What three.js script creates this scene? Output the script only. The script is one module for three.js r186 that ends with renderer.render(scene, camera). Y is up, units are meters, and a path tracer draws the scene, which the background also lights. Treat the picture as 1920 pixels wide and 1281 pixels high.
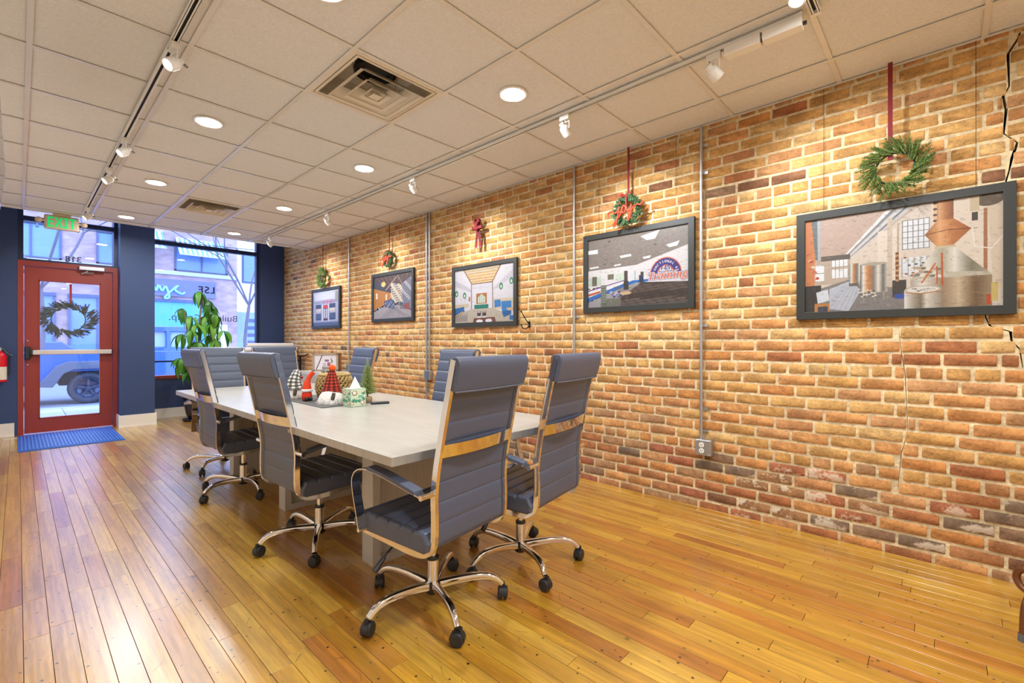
import * as THREE from 'three';
import { RoundedBoxGeometry } from 'three/addons/geometries/RoundedBoxGeometry.js';
import { mergeGeometries, mergeVertices } from 'three/addons/utils/BufferGeometryUtils.js';
import { FontLoader } from 'three/addons/loaders/FontLoader.js';
import { TextGeometry } from 'three/addons/geometries/TextGeometry.js';
import { RectAreaLightUniformsLib } from 'three/addons/lights/RectAreaLightUniformsLib.js';

// ------------------------------------------------------------------ camera, sky, exposure
const scene = new THREE.Scene();
const camera = new THREE.PerspectiveCamera(72.88, 1920 / 1281, 0.05, 300);
camera.position.set(0, 1.204, 0);
camera.rotation.set(0, -0.8184, 0);
const renderer = new THREE.WebGLRenderer({ antialias: true });
renderer.toneMapping = THREE.LinearToneMapping;
renderer.toneMappingExposure = 1.0;
renderer.shadowMap.enabled = true;
scene.background = new THREE.Color().setRGB(2.2, 3.2, 6.3);      // pale blue winter sky, no direct sun in the street
RectAreaLightUniformsLib.init();
const LAMP = new THREE.Color().setRGB(0.93, 0.97, 1.0);
const DOWN_INTENSITY = 560, SPOT_INTENSITY = 6, LEFT_SPOT_INTENSITY = 3;

// ------------------------------------------------------------------ helpers
function rng(seed) { let a = seed >>> 0; return () => { a = (a + 0x6D2B79F5) >>> 0; let t = a; t = Math.imul(t ^ (t >>> 15), t | 1); t ^= t + Math.imul(t ^ (t >>> 7), t | 61); return ((t ^ (t >>> 14)) >>> 0) / 4294967296; }; }
const V = (x, y, z) => new THREE.Vector3(x, y, z);
const V2 = (x, y) => new THREE.Vector2(x, y);
const clamp = (x, a, b) => Math.min(b, Math.max(a, x));
const lerp = (a, b, t) => a + (b - a) * t;
const sstep = (a, b, x) => { const t = clamp((x - a) / (b - a), 0, 1); return t * t * (3 - 2 * t); };
function mg(list) {
  const out = list.map((g) => { let q = g.index ? g.toNonIndexed() : g; if (!q.attributes.normal) q.computeVertexNormals(); if (!q.attributes.uv) q.setAttribute('uv', new THREE.BufferAttribute(new Float32Array(q.attributes.position.count * 2), 2)); for (const k of Object.keys(q.attributes)) if (!['position', 'normal', 'uv'].includes(k)) q.deleteAttribute(k); return q; });
  return mergeGeometries(out, false);
}
const bx = (w, h, d, x = 0, y = 0, z = 0) => new THREE.BoxGeometry(w, h, d).translate(x, y, z);
const box = (x0, x1, y0, y1, z0, z1) => bx(Math.abs(x1 - x0), Math.abs(y1 - y0), Math.abs(z1 - z0), (x0 + x1) / 2, (y0 + y1) / 2, (z0 + z1) / 2);
const rb = (w, h, d, r, x = 0, y = 0, z = 0, s = 2) => new RoundedBoxGeometry(w, h, d, s, r).translate(x, y, z);
const cyl = (r0, r1, h, x = 0, y = 0, z = 0, n = 20) => new THREE.CylinderGeometry(r1, r0, h, n).translate(x, y, z);   // r0 at the bottom
const sph = (r, x = 0, y = 0, z = 0, n = 16) => new THREE.SphereGeometry(r, n, Math.max(6, n >> 1)).translate(x, y, z);
function rod(a, b, r, n = 10, r1 = r) { const d = b.clone().sub(a), g = new THREE.CylinderGeometry(r1, r, d.length(), n); g.applyQuaternion(new THREE.Quaternion().setFromUnitVectors(V(0, 1, 0), d.clone().normalize())); return g.translate((a.x + b.x) / 2, (a.y + b.y) / 2, (a.z + b.z) / 2); }
const tube = (pts, r, n = 24, rad = 8, closed = false) => new THREE.TubeGeometry(new THREE.CatmullRomCurve3(pts, closed, 'catmullrom', 0.5), n, r, rad, closed);
const lathe = (pts, n = 24) => new THREE.LatheGeometry(pts.map((p) => V2(p[0], p[1])), n);
// a band of rectangular section (width across x, thickness t) swept along a path in the y-z plane
function band(path, width, t, x = 0, closed = false) {
  const P = [], n = path.length, pos = [], idx = [], uv = [];
  for (let i = 0; i < n; i++) {
    const a = path[closed ? (i - 1 + n) % n : Math.max(0, i - 1)], b = path[closed ? (i + 1) % n : Math.min(n - 1, i + 1)];
    let tz = b[0] - a[0], ty = b[1] - a[1]; const l = Math.hypot(tz, ty) || 1; tz /= l; ty /= l;
    const nz = -ty, ny = tz, [z, y] = path[i];
    P.push([[x - width / 2, y + ny * t / 2, z + nz * t / 2], [x + width / 2, y + ny * t / 2, z + nz * t / 2], [x + width / 2, y - ny * t / 2, z - nz * t / 2], [x - width / 2, y - ny * t / 2, z - nz * t / 2]]);
  }
  const quad = (a, b, c, d) => { const k = pos.length / 3; pos.push(...a, ...b, ...c, ...d); uv.push(0, 0, 1, 0, 1, 1, 0, 1); idx.push(k, k + 1, k + 2, k, k + 2, k + 3); };
  for (let i = 0; i < (closed ? n : n - 1); i++) { const A = P[i], B = P[(i + 1) % n]; for (let k = 0; k < 4; k++) quad(A[k], B[k], B[(k + 1) % 4], A[(k + 1) % 4]); }
  if (!closed) { quad(P[0][0], P[0][1], P[0][2], P[0][3]); quad(P[n - 1][3], P[n - 1][2], P[n - 1][1], P[n - 1][0]); }
  const g = new THREE.BufferGeometry(); g.setAttribute('position', new THREE.Float32BufferAttribute(pos, 3)); g.setAttribute('uv', new THREE.Float32BufferAttribute(uv, 2)); g.setIndex(idx); g.computeVertexNormals(); return g;
}
// samples a smooth curve through [z, y] points
const smooth2 = (pts, n) => new THREE.SplineCurve(pts.map((p) => V2(p[0], p[1]))).getPoints(n).map((p) => [p.x, p.y]);
// extrudes a [z, y] outline across x, bevelled
function slab(outline, width, bevel, x = 0, seg = 2) {
  const s = new THREE.Shape(outline.map((p) => V2(p[0], p[1])));
  const g = new THREE.ExtrudeGeometry(s, { depth: width - 2 * bevel, bevelEnabled: bevel > 0, bevelSize: bevel * 0.8, bevelOffset: -bevel * 0.8, bevelThickness: bevel, bevelSegments: seg, steps: 1 });
  return g.translate(0, 0, -(width - 2 * bevel) / 2).rotateY(-Math.PI / 2).translate(x, 0, 0);      // shape x -> z, extrusion -> -x
}
const used = new Map();
function numbered(name) { const n = used.get(name) ?? 0; used.set(name, n + 1); return n ? name + '_' + String(n).padStart(3, '0') : name; }
function add(name, geo, mat, parent, label) {
  const m = new THREE.Mesh(geo, mat); m.name = name; m.castShadow = m.receiveShadow = true;
  if (label) m.userData.label = label;
  parent.add(m); return m;
}
function tag(o, label, category, group) { o.userData.label = label; o.userData.category = category; if (group) o.userData.group = group; return o; }
function thing(name, label, category, p = [0, 0, 0], turn = 0, group) {
  const o = new THREE.Group(); o.name = numbered(name); o.position.set(...p); o.rotation.y = turn; scene.add(o); return tag(o, label, category, group);
}
function struct(name, label) { const o = new THREE.Group(); o.name = name; o.userData.kind = 'structure'; if (label) { o.userData.label = label; } scene.add(o); return o; }
function copyOf(o, p, turn, label) { const c = o.clone(); c.name = numbered(o.name.replace(/_\d{3}$/, '')); c.position.set(...p); c.rotation.y = turn; c.userData = { ...o.userData, label }; scene.add(c); return c; }

// ------------------------------------------------------------------ textures
function hash(ix, iy, s) { let h = Math.imul(ix, 374761393) ^ Math.imul(iy, 668265263) ^ Math.imul(s, 974634777); h = Math.imul(h ^ (h >>> 13), 1274126177); return ((h ^ (h >>> 16)) >>> 0) / 4294967296; }
function pn(x, y, px, py, s) { const x0 = Math.floor(x), y0 = Math.floor(y), fx = x - x0, fy = y - y0, u = fx * fx * (3 - 2 * fx), v = fy * fy * (3 - 2 * fy), m = (a, n) => ((a % n) + n) % n; return lerp(lerp(hash(m(x0, px), m(y0, py), s), hash(m(x0 + 1, px), m(y0, py), s), u), lerp(hash(m(x0, px), m(y0 + 1, py), s), hash(m(x0 + 1, px), m(y0 + 1, py), s), u), v); }
function fbm(u, v, px, py, s, oct = 4) { let a = 0.5, t = 0, n = 0; for (let k = 0; k < oct; k++) { t += a * pn(u * px, v * py, px, py, s + k * 17); n += a; a *= 0.5; px *= 2; py *= 2; } return t / n; }
function dataTex(w, h, fn, srgb = true) {
  const d = new Uint8Array(w * h * 4);
  for (let j = 0; j < h; j++) for (let i = 0; i < w; i++) { const c = fn((i + 0.5) / w, (j + 0.5) / h), k = (j * w + i) * 4; const q = typeof c === 'number' ? [c, c, c] : c; for (let n = 0; n < 3; n++) d[k + n] = clamp(Math.round(q[n] * 255), 0, 255); d[k + 3] = 255; }
  const t = new THREE.DataTexture(d, w, h); t.wrapS = t.wrapT = THREE.RepeatWrapping; t.magFilter = THREE.LinearFilter; t.minFilter = THREE.LinearMipmapLinearFilter; t.generateMipmaps = true; if (srgb) t.colorSpace = THREE.SRGBColorSpace; t.needsUpdate = true; return t;
}
function canvasTex(w, h, draw) { const c = document.createElement('canvas'); c.width = w; c.height = h; draw(c.getContext('2d'), w, h); const t = new THREE.CanvasTexture(c); t.colorSpace = THREE.SRGBColorSpace; t.wrapS = t.wrapT = THREE.RepeatWrapping; return t; }
const std = (o) => new THREE.MeshStandardMaterial(o);
const phy = (o) => new THREE.MeshPhysicalMaterial(o);
const rgb = (r, g, b) => new THREE.Color().setRGB(r / 255, g / 255, b / 255, THREE.SRGBColorSpace);

const T = {};
// brick face: mottled clay with pits and pale grit
T.brick = dataTex(512, 512, (u, v) => { const a = fbm(u, v, 6, 6, 3, 5), b = fbm(u, v, 40, 40, 9, 3), c = pn(u * 150, v * 150, 150, 150, 5); const sm = fbm(u, v, 4, 13, 33, 4); let l = 0.88 + 0.36 * (a - 0.5) + 0.30 * (sm - 0.5) + 0.18 * (b - 0.5) + 0.10 * (c - 0.5); if (b < 0.2) l -= 0.14; if (c > 0.965) l += 0.22; return [l, l * (0.97 + 0.06 * a), l * (0.93 + 0.12 * a)]; });
T.brickBump = dataTex(512, 512, (u, v) => { const a = fbm(u, v, 12, 12, 3, 5), b = fbm(u, v, 40, 40, 9, 3); return 0.55 * a + 0.45 * b ; }, false);
const salt = (base, seed, amount) => dataTex(512, 512, (u, v) => { const a = fbm(u, v, 5, 9, seed, 5), b = fbm(u, v, 40, 40, seed + 9, 3), l = 0.82 + 0.3 * (fbm(u, v, 8, 8, seed + 4, 4) - 0.5) + 0.2 * (b - 0.5), s = sstep(amount, amount + 0.2, a + 0.25 * (b - 0.5)) * 0.78; return [0, 1, 2].map((k) => lerp(base[k] * l, [0.86, 0.80, 0.72][k], s)); });
T.saltRed = salt([0.78, 0.48, 0.32], 51, 0.47);
T.saltTan = salt([0.74, 0.54, 0.36], 63, 0.45);
T.saltGrey = salt([0.60, 0.49, 0.39], 77, 0.48);
T.mortar = dataTex(512, 512, (u, v) => { const a = fbm(u, v, 8, 8, 21, 4), b = fbm(u, v, 60, 60, 22, 3); const l = 0.88 + 0.2 * (a - 0.5) + 0.26 * (b - 0.5); return [l, l * 0.995, l * 0.985]; });
T.mortarBump = dataTex(512, 512, (u, v) => fbm(u, v, 50, 50, 22, 4), false);
// old maple boards: long grain, dark nail holes, scratches, worn grey chips
function woodMap(seed) {
  const R = rng(seed), nails = [], chips = [], scr = [];
  for (let i = 0; i < 100; i++) nails.push([R(), R(), 0.0024 + 0.002 * R(), 0.6 + 0.35 * R()]);
  for (let i = 0; i < 13; i++) chips.push([R(), R(), 0.008 + 0.02 * R(), 0.012 + 0.02 * R()]);
  for (let i = 0; i < 26; i++) { const a = (R() - 0.5) * 2.4; scr.push([R(), R(), Math.cos(a), Math.sin(a), 0.01 + 0.05 * R(), 0.25 + 0.5 * R()]); }
  return dataTex(1024, 512, (u, v) => {
    const g = fbm(u, v, 4, 90, seed, 4), w = fbm(u, v, 3, 14, seed + 5, 4), f = pn(u * 40, v * 380, 40, 380, seed + 8), fl = fbm(u, v, 26, 60, seed + 12, 3);
    let l = 0.86 + 0.26 * (g - 0.5) + 0.24 * (w - 0.5) + 0.07 * (f - 0.5) + 0.10 * (fl - 0.5);
    let c = [l, l * (0.99 + 0.10 * (w - 0.5)), l * (0.97 + 0.2 * (w - 0.5))];
    for (const [x, y, dx, dy, len, dk] of scr) { let ex = (u - x) * 1.8, ey = (v - y) * 0.9; const s = ex * dx + ey * dy, d = Math.abs(-ex * dy + ey * dx); if (s > 0 && s < len && d < 0.0018) { const q = 1 - dk * (1 - d / 0.0018); c = c.map((k) => k * q); } }
    for (const [x, y, r, dk] of nails) { const d = Math.hypot((u - x) * 1.8, (v - y) * 0.9); if (d < r * 1.6) { const q = lerp(1 - dk, 1, sstep(r * 0.7, r * 1.6, d)); c = c.map((k) => k * q); } }
    for (const [x, y, rx, ry] of chips) { const d = Math.hypot((u - x) * 1.8 / rx, (v - y) * 0.9 / (ry * 0.35)) + 0.9 * (fbm(u, v, 60, 40, seed + 31, 3) - 0.5); if (d < 0.9) { const s = sstep(0.9, 0.7, d); c = c.map((k, n) => lerp(k, [0.50, 0.50, 0.47][n] * (0.8 + 0.5 * f), s * 0.8)); } }
    return c;
  });
}
T.wood = [woodMap(101), woodMap(202)];
T.woodBump = dataTex(512, 512, (u, v) => 0.6 * fbm(u, v, 5, 12, 301, 4) + 0.4 * fbm(u, v, 8, 60, 302, 3), false);
T.tile = dataTex(512, 512, (u, v) => { const a = fbm(u, v, 70, 70, 401, 3), b = fbm(u, v, 30, 30, 402, 3), c = pn(u * 190, v * 190, 190, 190, 403); let l = 0.95 + 0.06 * (a - 0.5); if (c > 0.955 && b > 0.46) l -= 0.24; return [l, l, l]; });
T.tileBump = dataTex(512, 512, (u, v) => { const a = fbm(u, v, 70, 70, 401, 3), c = pn(u * 190, v * 190, 190, 190, 403); return 0.7 * a + (c > 0.955 ? -0.3 : 0) + 0.2; }, false);
T.leather = dataTex(256, 256, (u, v) => fbm(u, v, 40, 40, 501, 3), false);
T.laminate = dataTex(512, 512, (u, v) => { const l = 0.94 + 0.09 * (fbm(u, v, 60, 4, 601, 4) - 0.5) + 0.06 * (fbm(u, v, 12, 6, 602, 3) - 0.5); return [l, l, l * 0.995]; });
T.fine = dataTex(256, 256, (u, v) => fbm(u, v, 30, 30, 701, 4), false);
T.brickFar = null;

// ------------------------------------------------------------------ materials
const M = {
  chrome: std({ color: rgb(235, 232, 228), metalness: 1, roughness: 0.09 }),
  leather: std({ color: rgb(84, 92, 112), roughness: 0.36, bumpMap: T.leather, bumpScale: 0.0004 }),
  piping: std({ color: rgb(96, 100, 112), roughness: 0.45 }),
  blackPlastic: std({ color: rgb(38, 38, 40), roughness: 0.42 }),
  blackMetal: std({ color: rgb(30, 31, 33), roughness: 0.4, metalness: 0.4 }),
  laminate: std({ color: rgb(190, 185, 176), roughness: 0.3, map: T.laminate }),
  pedestal: std({ color: rgb(208, 202, 192), roughness: 0.42, map: T.laminate }),
  tile: std({ color: rgb(240, 240, 238), roughness: 0.95, map: T.tile, bumpMap: T.tileBump, bumpScale: 0.003 }),
  gridBar: std({ color: rgb(228, 224, 216), roughness: 0.24 }),
  white: std({ color: rgb(240, 237, 230), roughness: 0.4 }),
  fixture: std({ color: rgb(238, 236, 230), roughness: 0.35 }),
  cream: std({ color: rgb(226, 214, 192), roughness: 0.5 }),
  navy: std({ color: rgb(46, 66, 106), roughness: 0.55, bumpMap: T.fine, bumpScale: 0.0006 }),
  darkFrame: std({ color: rgb(34, 46, 74), roughness: 0.35, metalness: 0.3 }),
  red: std({ color: rgb(150, 52, 40), roughness: 0.42 }),
  baseboard: std({ color: rgb(232, 224, 210), roughness: 0.4 }),
  greige: std({ color: rgb(232, 228, 220), roughness: 0.85 }),
  emt: std({ color: rgb(190, 190, 192), metalness: 0.85, roughness: 0.35 }),
  steelBox: std({ color: rgb(180, 180, 180), metalness: 0.8, roughness: 0.42 }),
  glass: phy({ color: 0xffffff, transmission: 1, roughness: 0, thickness: 0, ior: 1.45 }),
  frameBlack: std({ color: rgb(42, 43, 40), roughness: 0.45 }),
  ribbonRed: std({ color: rgb(168, 26, 34), roughness: 0.7 }),
  joyRed: std({ color: rgb(214, 62, 34), roughness: 0.5 }),
  lampGlow: std({ color: 0xffffff, emissive: new THREE.Color().setRGB(1, 0.96, 0.9), emissiveIntensity: 5, roughness: 0.5 }),
  bumper: std({ color: rgb(45, 45, 45), roughness: 0.6 }),
};
// ------------------------------------------------------------------ the room
const XW = 3.402, XL = -0.75, ZB = 2.6, ZC = -7.93, YC = 2.759, ZD = -8.63, ZW = -9.0, YT = 3.3;

// how large a point shows in the photograph (metres of depth along the lens axis; off frame counts as far)
function depthAt(x, y, z) {
  const S = Math.sin(0.8184), C = Math.cos(0.8184), r = x * C + z * S, f = x * S - z * C;
  if (f < 0.2) return 99;
  const u = 960 + 867.42 * r / f, v = 640.5 - 867.42 * (y - 1.204) / f;
  return u < -30 || u > 1950 || v < -30 || v > 1311 ? 99 : f;
}

// ---- floor: old maple strips
{
  const floor = struct('floor', 'worn glossy maple strip floor');
  add('subfloor', box(XL - 0.2, XW + 0.3, -0.3, -0.02, ZW - 0.2, ZB + 0.2), std({ color: rgb(46, 30, 18), roughness: 0.9 }), floor);
  const R = rng(11), W = 0.0765, H = 0.02, GAP = 0.0018;
  const tones = [[220, 164, 48], [216, 158, 44], [224, 170, 56], [214, 154, 42], [208, 144, 40], [218, 162, 46], [202, 130, 38], [228, 176, 64]];
  const mats = tones.flatMap((c) => T.wood.map((t) => phy({ color: rgb(...c), map: t, roughness: 0.3, ior: 1.85, bumpMap: T.woodBump, bumpScale: 0.0016, clearcoat: 1, clearcoatRoughness: 0.25 })));
  const cache = new Map();
  function plankGeo(len, w, variant) {
    const key = len.toFixed(2) + '_' + w.toFixed(4) + '_' + variant; if (cache.has(key)) return cache.get(key);
    const c = 0.0005, L = len / 2 - GAP / 2, B = w / 2 - GAP / 2, q = hash(variant, 3, 7), s = hash(variant, 5, 9), pos = [], uv = [], idx = [];
    const ring = (dx, dz, y) => [[-B + dx, y, -L + dz], [B - dx, y, -L + dz], [B - dx, y, L - dz], [-B + dx, y, L - dz]];
    const a = ring(c, c, 0), b = ring(0, 0, -c), d = ring(0, 0, -H);
    const quad = (...p) => { const k = pos.length / 3; for (const v of p) { pos.push(...v); uv.push(v[2] / 1.8 + q, v[0] / 0.9 + s); } idx.push(k, k + 2, k + 1, k, k + 3, k + 2); };
    quad(a[0], a[1], a[2], a[3]);
    for (let k = 0; k < 4; k++) { const n = (k + 1) % 4; quad(b[k], b[n], a[n], a[k]); quad(d[k], d[n], b[n], b[k]); }
    const g = new THREE.BufferGeometry(); g.setAttribute('position', new THREE.Float32BufferAttribute(pos, 3)); g.setAttribute('uv', new THREE.Float32BufferAttribute(uv, 2)); g.setIndex(idx); g.computeVertexNormals(); cache.set(key, g); return g;
  }
  const all = [];
  for (let row = 0, x = XL; x < XW - 0.001; row++, x += W) {
    const w = Math.min(W, XW - x); let z = ZW + 0.02 - R() * 0.9;
    while (z < ZB) {
      const len = Math.round((0.35 + 1.15 * R() ** 1.1) * 10) / 10; let z0 = Math.max(z, ZW + 0.02), z1 = Math.min(z + len, ZB);
      const tone = Math.floor(R() * tones.length), tex = R() < 0.5 ? 0 : 1, variant = Math.floor(R() * 7);
      if (z1 - z0 > 0.05) all.push({ x: x + w / 2, z: (z0 + z1) / 2, len: z1 - z0, w, m: tone * 2 + tex, c: tones[tone], variant, d: Math.min(depthAt(x, 0, (z0 + z1) / 2), depthAt(x, 0, z0), depthAt(x, 0, z1)) / Math.sqrt(z1 - z0) });
      z += len;
    }
  }
  all.sort((p, q) => p.d - q.d);
  all.slice(0, 300).forEach((p) => { const m = add('floor_board', plankGeo(p.len, p.w, p.variant), mats[p.m], floor); m.position.set(p.x, 0, p.z); });
  const rest = all.slice(300).map((p) => { const g = plankGeo(p.len, p.w, p.variant).clone().translate(p.x, 0, p.z).toNonIndexed(), c = rgb(...p.c), n = g.attributes.position.count, a = new Float32Array(n * 3); for (let i = 0; i < n; i++) a.set([c.r, c.g, c.b], i * 3); g.setAttribute('color', new THREE.BufferAttribute(a, 3)); return g; });
  const far = add('far_floor_boards', mergeGeometries(rest), phy({ vertexColors: true, map: T.wood[0], roughness: 0.3, ior: 1.85, bumpMap: T.woodBump, bumpScale: 0.0016, clearcoat: 1, clearcoatRoughness: 0.25 }), floor); far.userData.kind = 'stuff';
}

// ---- brick wall: mortar bed with bricks standing proud, two real cracks
const cracks = [
  { w: 0.012, p: [[0.275, 2.758], [0.267, 2.716], [0.231, 2.652], [0.233, 2.571], [0.235, 2.485], [0.214, 2.444], [0.225, 2.373], [0.216, 2.255], [0.262, 2.196], [0.258, 2.176], [0.244, 2.121], [0.235, 2.062], [0.20, 1.90], [0.17, 1.65], [0.15, 1.42], [0.152, 1.329], [0.169, 1.284], [0.24, 1.253], [0.244, 1.205], [0.271, 1.166], [0.281, 1.073]] },
  { w: 0.0035, p: [[-0.194, 1.311], [-0.18, 1.145], [-0.164, 1.026], [-0.157, 0.847], [-0.152, 0.699], [-0.18, 0.575], [-0.196, 0.361]] },
];
function crackAt(c, y) { const p = c.p; for (let i = 0; i + 1 < p.length; i++) if (y <= p[i][1] && y >= p[i + 1][1]) return lerp(p[i + 1][0], p[i][0], (y - p[i + 1][1]) / (p[i][1] - p[i + 1][1])); return null; }
{
  const wall = struct('wall_right', 'old exposed brick wall of ochre and orange bricks');
  // mortar bed with the cracks cut through, a dark void behind it
  const z0 = ZW - 0.2, z1 = ZB + 0.2, s = new THREE.Shape([V2(z0, -0.3), V2(z1, -0.3), V2(z1, YT + 0.1), V2(z0, YT + 0.1)]);
  for (const c of cracks) {
    const n = c.p.length, prof = (i) => c.w * 0.5 * (0.35 + 0.65 * Math.abs(Math.sin(i * 2.3))) * (i === 0 || i === n - 1 ? 0.3 : 1);
    s.holes.push(new THREE.Path([...c.p.map((q, i) => V2(q[0] - prof(i), q[1])), ...c.p.map((q, i) => V2(q[0] + prof(i), q[1])).reverse()]));
  }
  const bed = new THREE.ExtrudeGeometry(s, { depth: 0.1, bevelEnabled: false }); // z,y plane -> x
  bed.rotateY(-Math.PI / 2).translate(XW + 0.1, 0, 0);
  add('mortar_bed', bed, std({ color: rgb(244, 222, 180), roughness: 0.95, map: T.mortar, bumpMap: T.mortarBump, bumpScale: 0.006 }), wall);
  add('backing', box(XW + 0.1, XW + 0.3, -0.3, YT + 0.1, z0, z1), std({ color: rgb(40, 30, 24), roughness: 1 }), wall);
  const R = rng(23), C = 0.0725, L = 0.213, Y0 = -0.02, J = 0.0105;
  const tan = [[226, 176, 108], [220, 166, 96], [228, 184, 120], [214, 162, 96]], orange = [[220, 156, 94], [216, 148, 84], [224, 162, 100]], red = [[190, 124, 78], [196, 134, 86], [184, 116, 72]], dark = [[146, 100, 70], [138, 102, 78], [158, 122, 94]], pink = [[214, 158, 106], [208, 148, 96]];
  const palette = [...tan, ...orange, ...red, ...dark, ...pink];
  const kinds = { tan: [0, 4], orange: [4, 7], red: [7, 10], dark: [10, 13], pink: [13, 15] };
  const mats = palette.map((c) => std({ color: rgb(...c), map: T.brick, bumpMap: T.brickBump, bumpScale: 0.0035, roughness: 0.92 }));
  const salted = [T.saltRed, T.saltTan, T.saltGrey].map((t) => std({ color: 0xffffff, map: t, bumpMap: T.brickBump, bumpScale: 0.004, roughness: 0.95 }));
  const saltTint = [[184, 112, 80], [186, 140, 98], [140, 116, 94]];
  const cache = new Map();
  function brickGeo(w, h, variant) {
    const key = w.toFixed(4) + '_' + h.toFixed(4) + '_' + variant; if (cache.has(key)) return cache.get(key);
    const r = rng(900 + variant * 31), us = [0, 0.007, w * (0.4 + 0.2 * r()), w - 0.007, w], vs = [0, 0.006, h * (0.4 + 0.2 * r()), h - 0.006, h], n = 5, pos = [], uv = [], idx = [];
    const qo = r(), so = r();
    for (let j = 0; j < n; j++) for (let i = 0; i < n; i++) {
      const edge = i === 0 || j === 0 || i === n - 1 || j === n - 1, jz = edge ? 0.0022 : 0.002, corner = (i === 0 || i === n - 1) && (j === 0 || j === n - 1) ? 0.003 : 0;
      const z = us[i] - w / 2 + (r() - 0.5) * 2 * jz + (corner ? (i ? -corner : corner) : 0), y = vs[j] - h / 2 + (r() - 0.5) * 2 * jz + (corner ? (j ? -corner : corner) : 0);
      pos.push(edge ? 0.004 : -(0.0072 + 0.0034 * (r() - 0.5)), y, z); uv.push(z / 0.43 + qo, y / 0.43 + so);
    }
    for (let j = 0; j + 1 < n; j++) for (let i = 0; i + 1 < n; i++) { const k = j * n + i; idx.push(k, k + 1, k + n + 1, k, k + n + 1, k + n); }
    const g = new THREE.BufferGeometry(); g.setAttribute('position', new THREE.Float32BufferAttribute(pos, 3)); g.setAttribute('uv', new THREE.Float32BufferAttribute(uv, 2)); g.setIndex(idx); g.computeVertexNormals(); cache.set(key, g); return g;
  }
  const pick = (k) => kinds[k][0] + Math.floor(R() * (kinds[k][1] - kinds[k][0]));
  const all = [];
  const zones = (z, y) => {                                       // the brick colours as they lie in the wall
    if (y < 0.40) { const t = R(); if (t < 0.40) return -1 - Math.floor(R() * 3); return pick(t < 0.64 ? 'red' : t < 0.78 ? 'pink' : t < 0.93 ? 'orange' : 'dark'); }
    if (y < 0.95) { const t = R(); if (t < 0.05 && y < 0.6) return -2; return pick(t < 0.46 ? 'orange' : t < 0.84 ? 'tan' : t < 0.96 ? 'pink' : 'red'); }
    if (y > 1.06 && y < 1.14 && z > -3.2) return R() < 0.62 ? pick('red') : pick('orange');
    if (z < -4.5) { const t = R(); return pick(t < 0.46 ? 'tan' : t < 0.72 ? 'pink' : t < 0.93 ? 'orange' : t < 0.985 ? 'red' : 'dark'); }
    const t = R(); return pick(t < 0.64 ? 'tan' : t < 0.87 ? 'orange' : t < 0.965 ? 'pink' : t < 0.993 ? 'red' : 'dark');
  };
  for (let n = 0; n < 46; n++) {
    const y = Y0 + (n + 0.5) * C, header = n % 8 === 6, len = header ? L / 2 : L; let z = ZW - 0.02 - (n % 2 ? len / 2 : 0) - R() * 0.03;
    const wob = (R() - 0.5) * 0.004;
    while (z < ZB) {
      const w = len * (0.97 + 0.06 * R()); let a = z + J / 2, b = z + w - J / 2; z += w;
      const zm = (a + b) / 2; let m = zones(zm, y);
      if (n === 31 && zm > -1.35 && zm < -0.58) m = R() < 0.3 ? -3 : pick('dark');         // the blackened run right of the tall conduit
      if (n === 36 && zm > -8.7 && zm < -8.35) m = pick('dark');
      const cuts = [[a, b]];
      for (const c of cracks) { const q = crackAt(c, y); if (q !== null && q > a + 0.004 && q < b - 0.004) { cuts.length = 0; if (q - c.w * 0.55 - a > 0.02) cuts.push([a, q - c.w * 0.55]); if (b - q - c.w * 0.55 > 0.02) cuts.push([q + c.w * 0.55, b]); } }
      for (const [p, q] of cuts) { const wq = Math.round((q - p) * 250) / 250; all.push({ z: (p + q) / 2, y: y + wob + (R() - 0.5) * 0.003, w: wq, h: C - J, m, v: Math.floor(R() * 5), tilt: (R() - 0.5) * 0.012, d: depthAt(XW, y, (p + q) / 2) / Math.sqrt(wq) }); }
    }
  }
  all.sort((p, q) => p.d - q.d);
  const place = (o, b) => { o.position.set(XW, b.y, b.z); o.rotation.x = b.tilt; };
  all.slice(0, 300).forEach((b) => place(add('brick', brickGeo(b.w, b.h, b.v), b.m >= 0 ? mats[b.m] : salted[-1 - b.m], wall), b));
  const mx = new THREE.Matrix4();
  const rest = all.slice(300).map((b) => { const c = b.m >= 0 ? rgb(...palette[b.m]) : rgb(...saltTint[-1 - b.m]), g = brickGeo(b.w, b.h, b.v).clone().applyMatrix4(mx.makeRotationX(b.tilt)).translate(XW, b.y, b.z), n = g.attributes.position.count, a = new Float32Array(n * 3); for (let i = 0; i < n; i++) a.set([c.r, c.g, c.b], i * 3); g.setAttribute('color', new THREE.BufferAttribute(a, 3)); return g; });
  const far = add('further_bricks', mergeGeometries(rest), std({ vertexColors: true, map: T.brick, bumpMap: T.brickBump, bumpScale: 0.0035, roughness: 0.92 }), wall); far.userData.kind = 'stuff';
}

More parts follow.
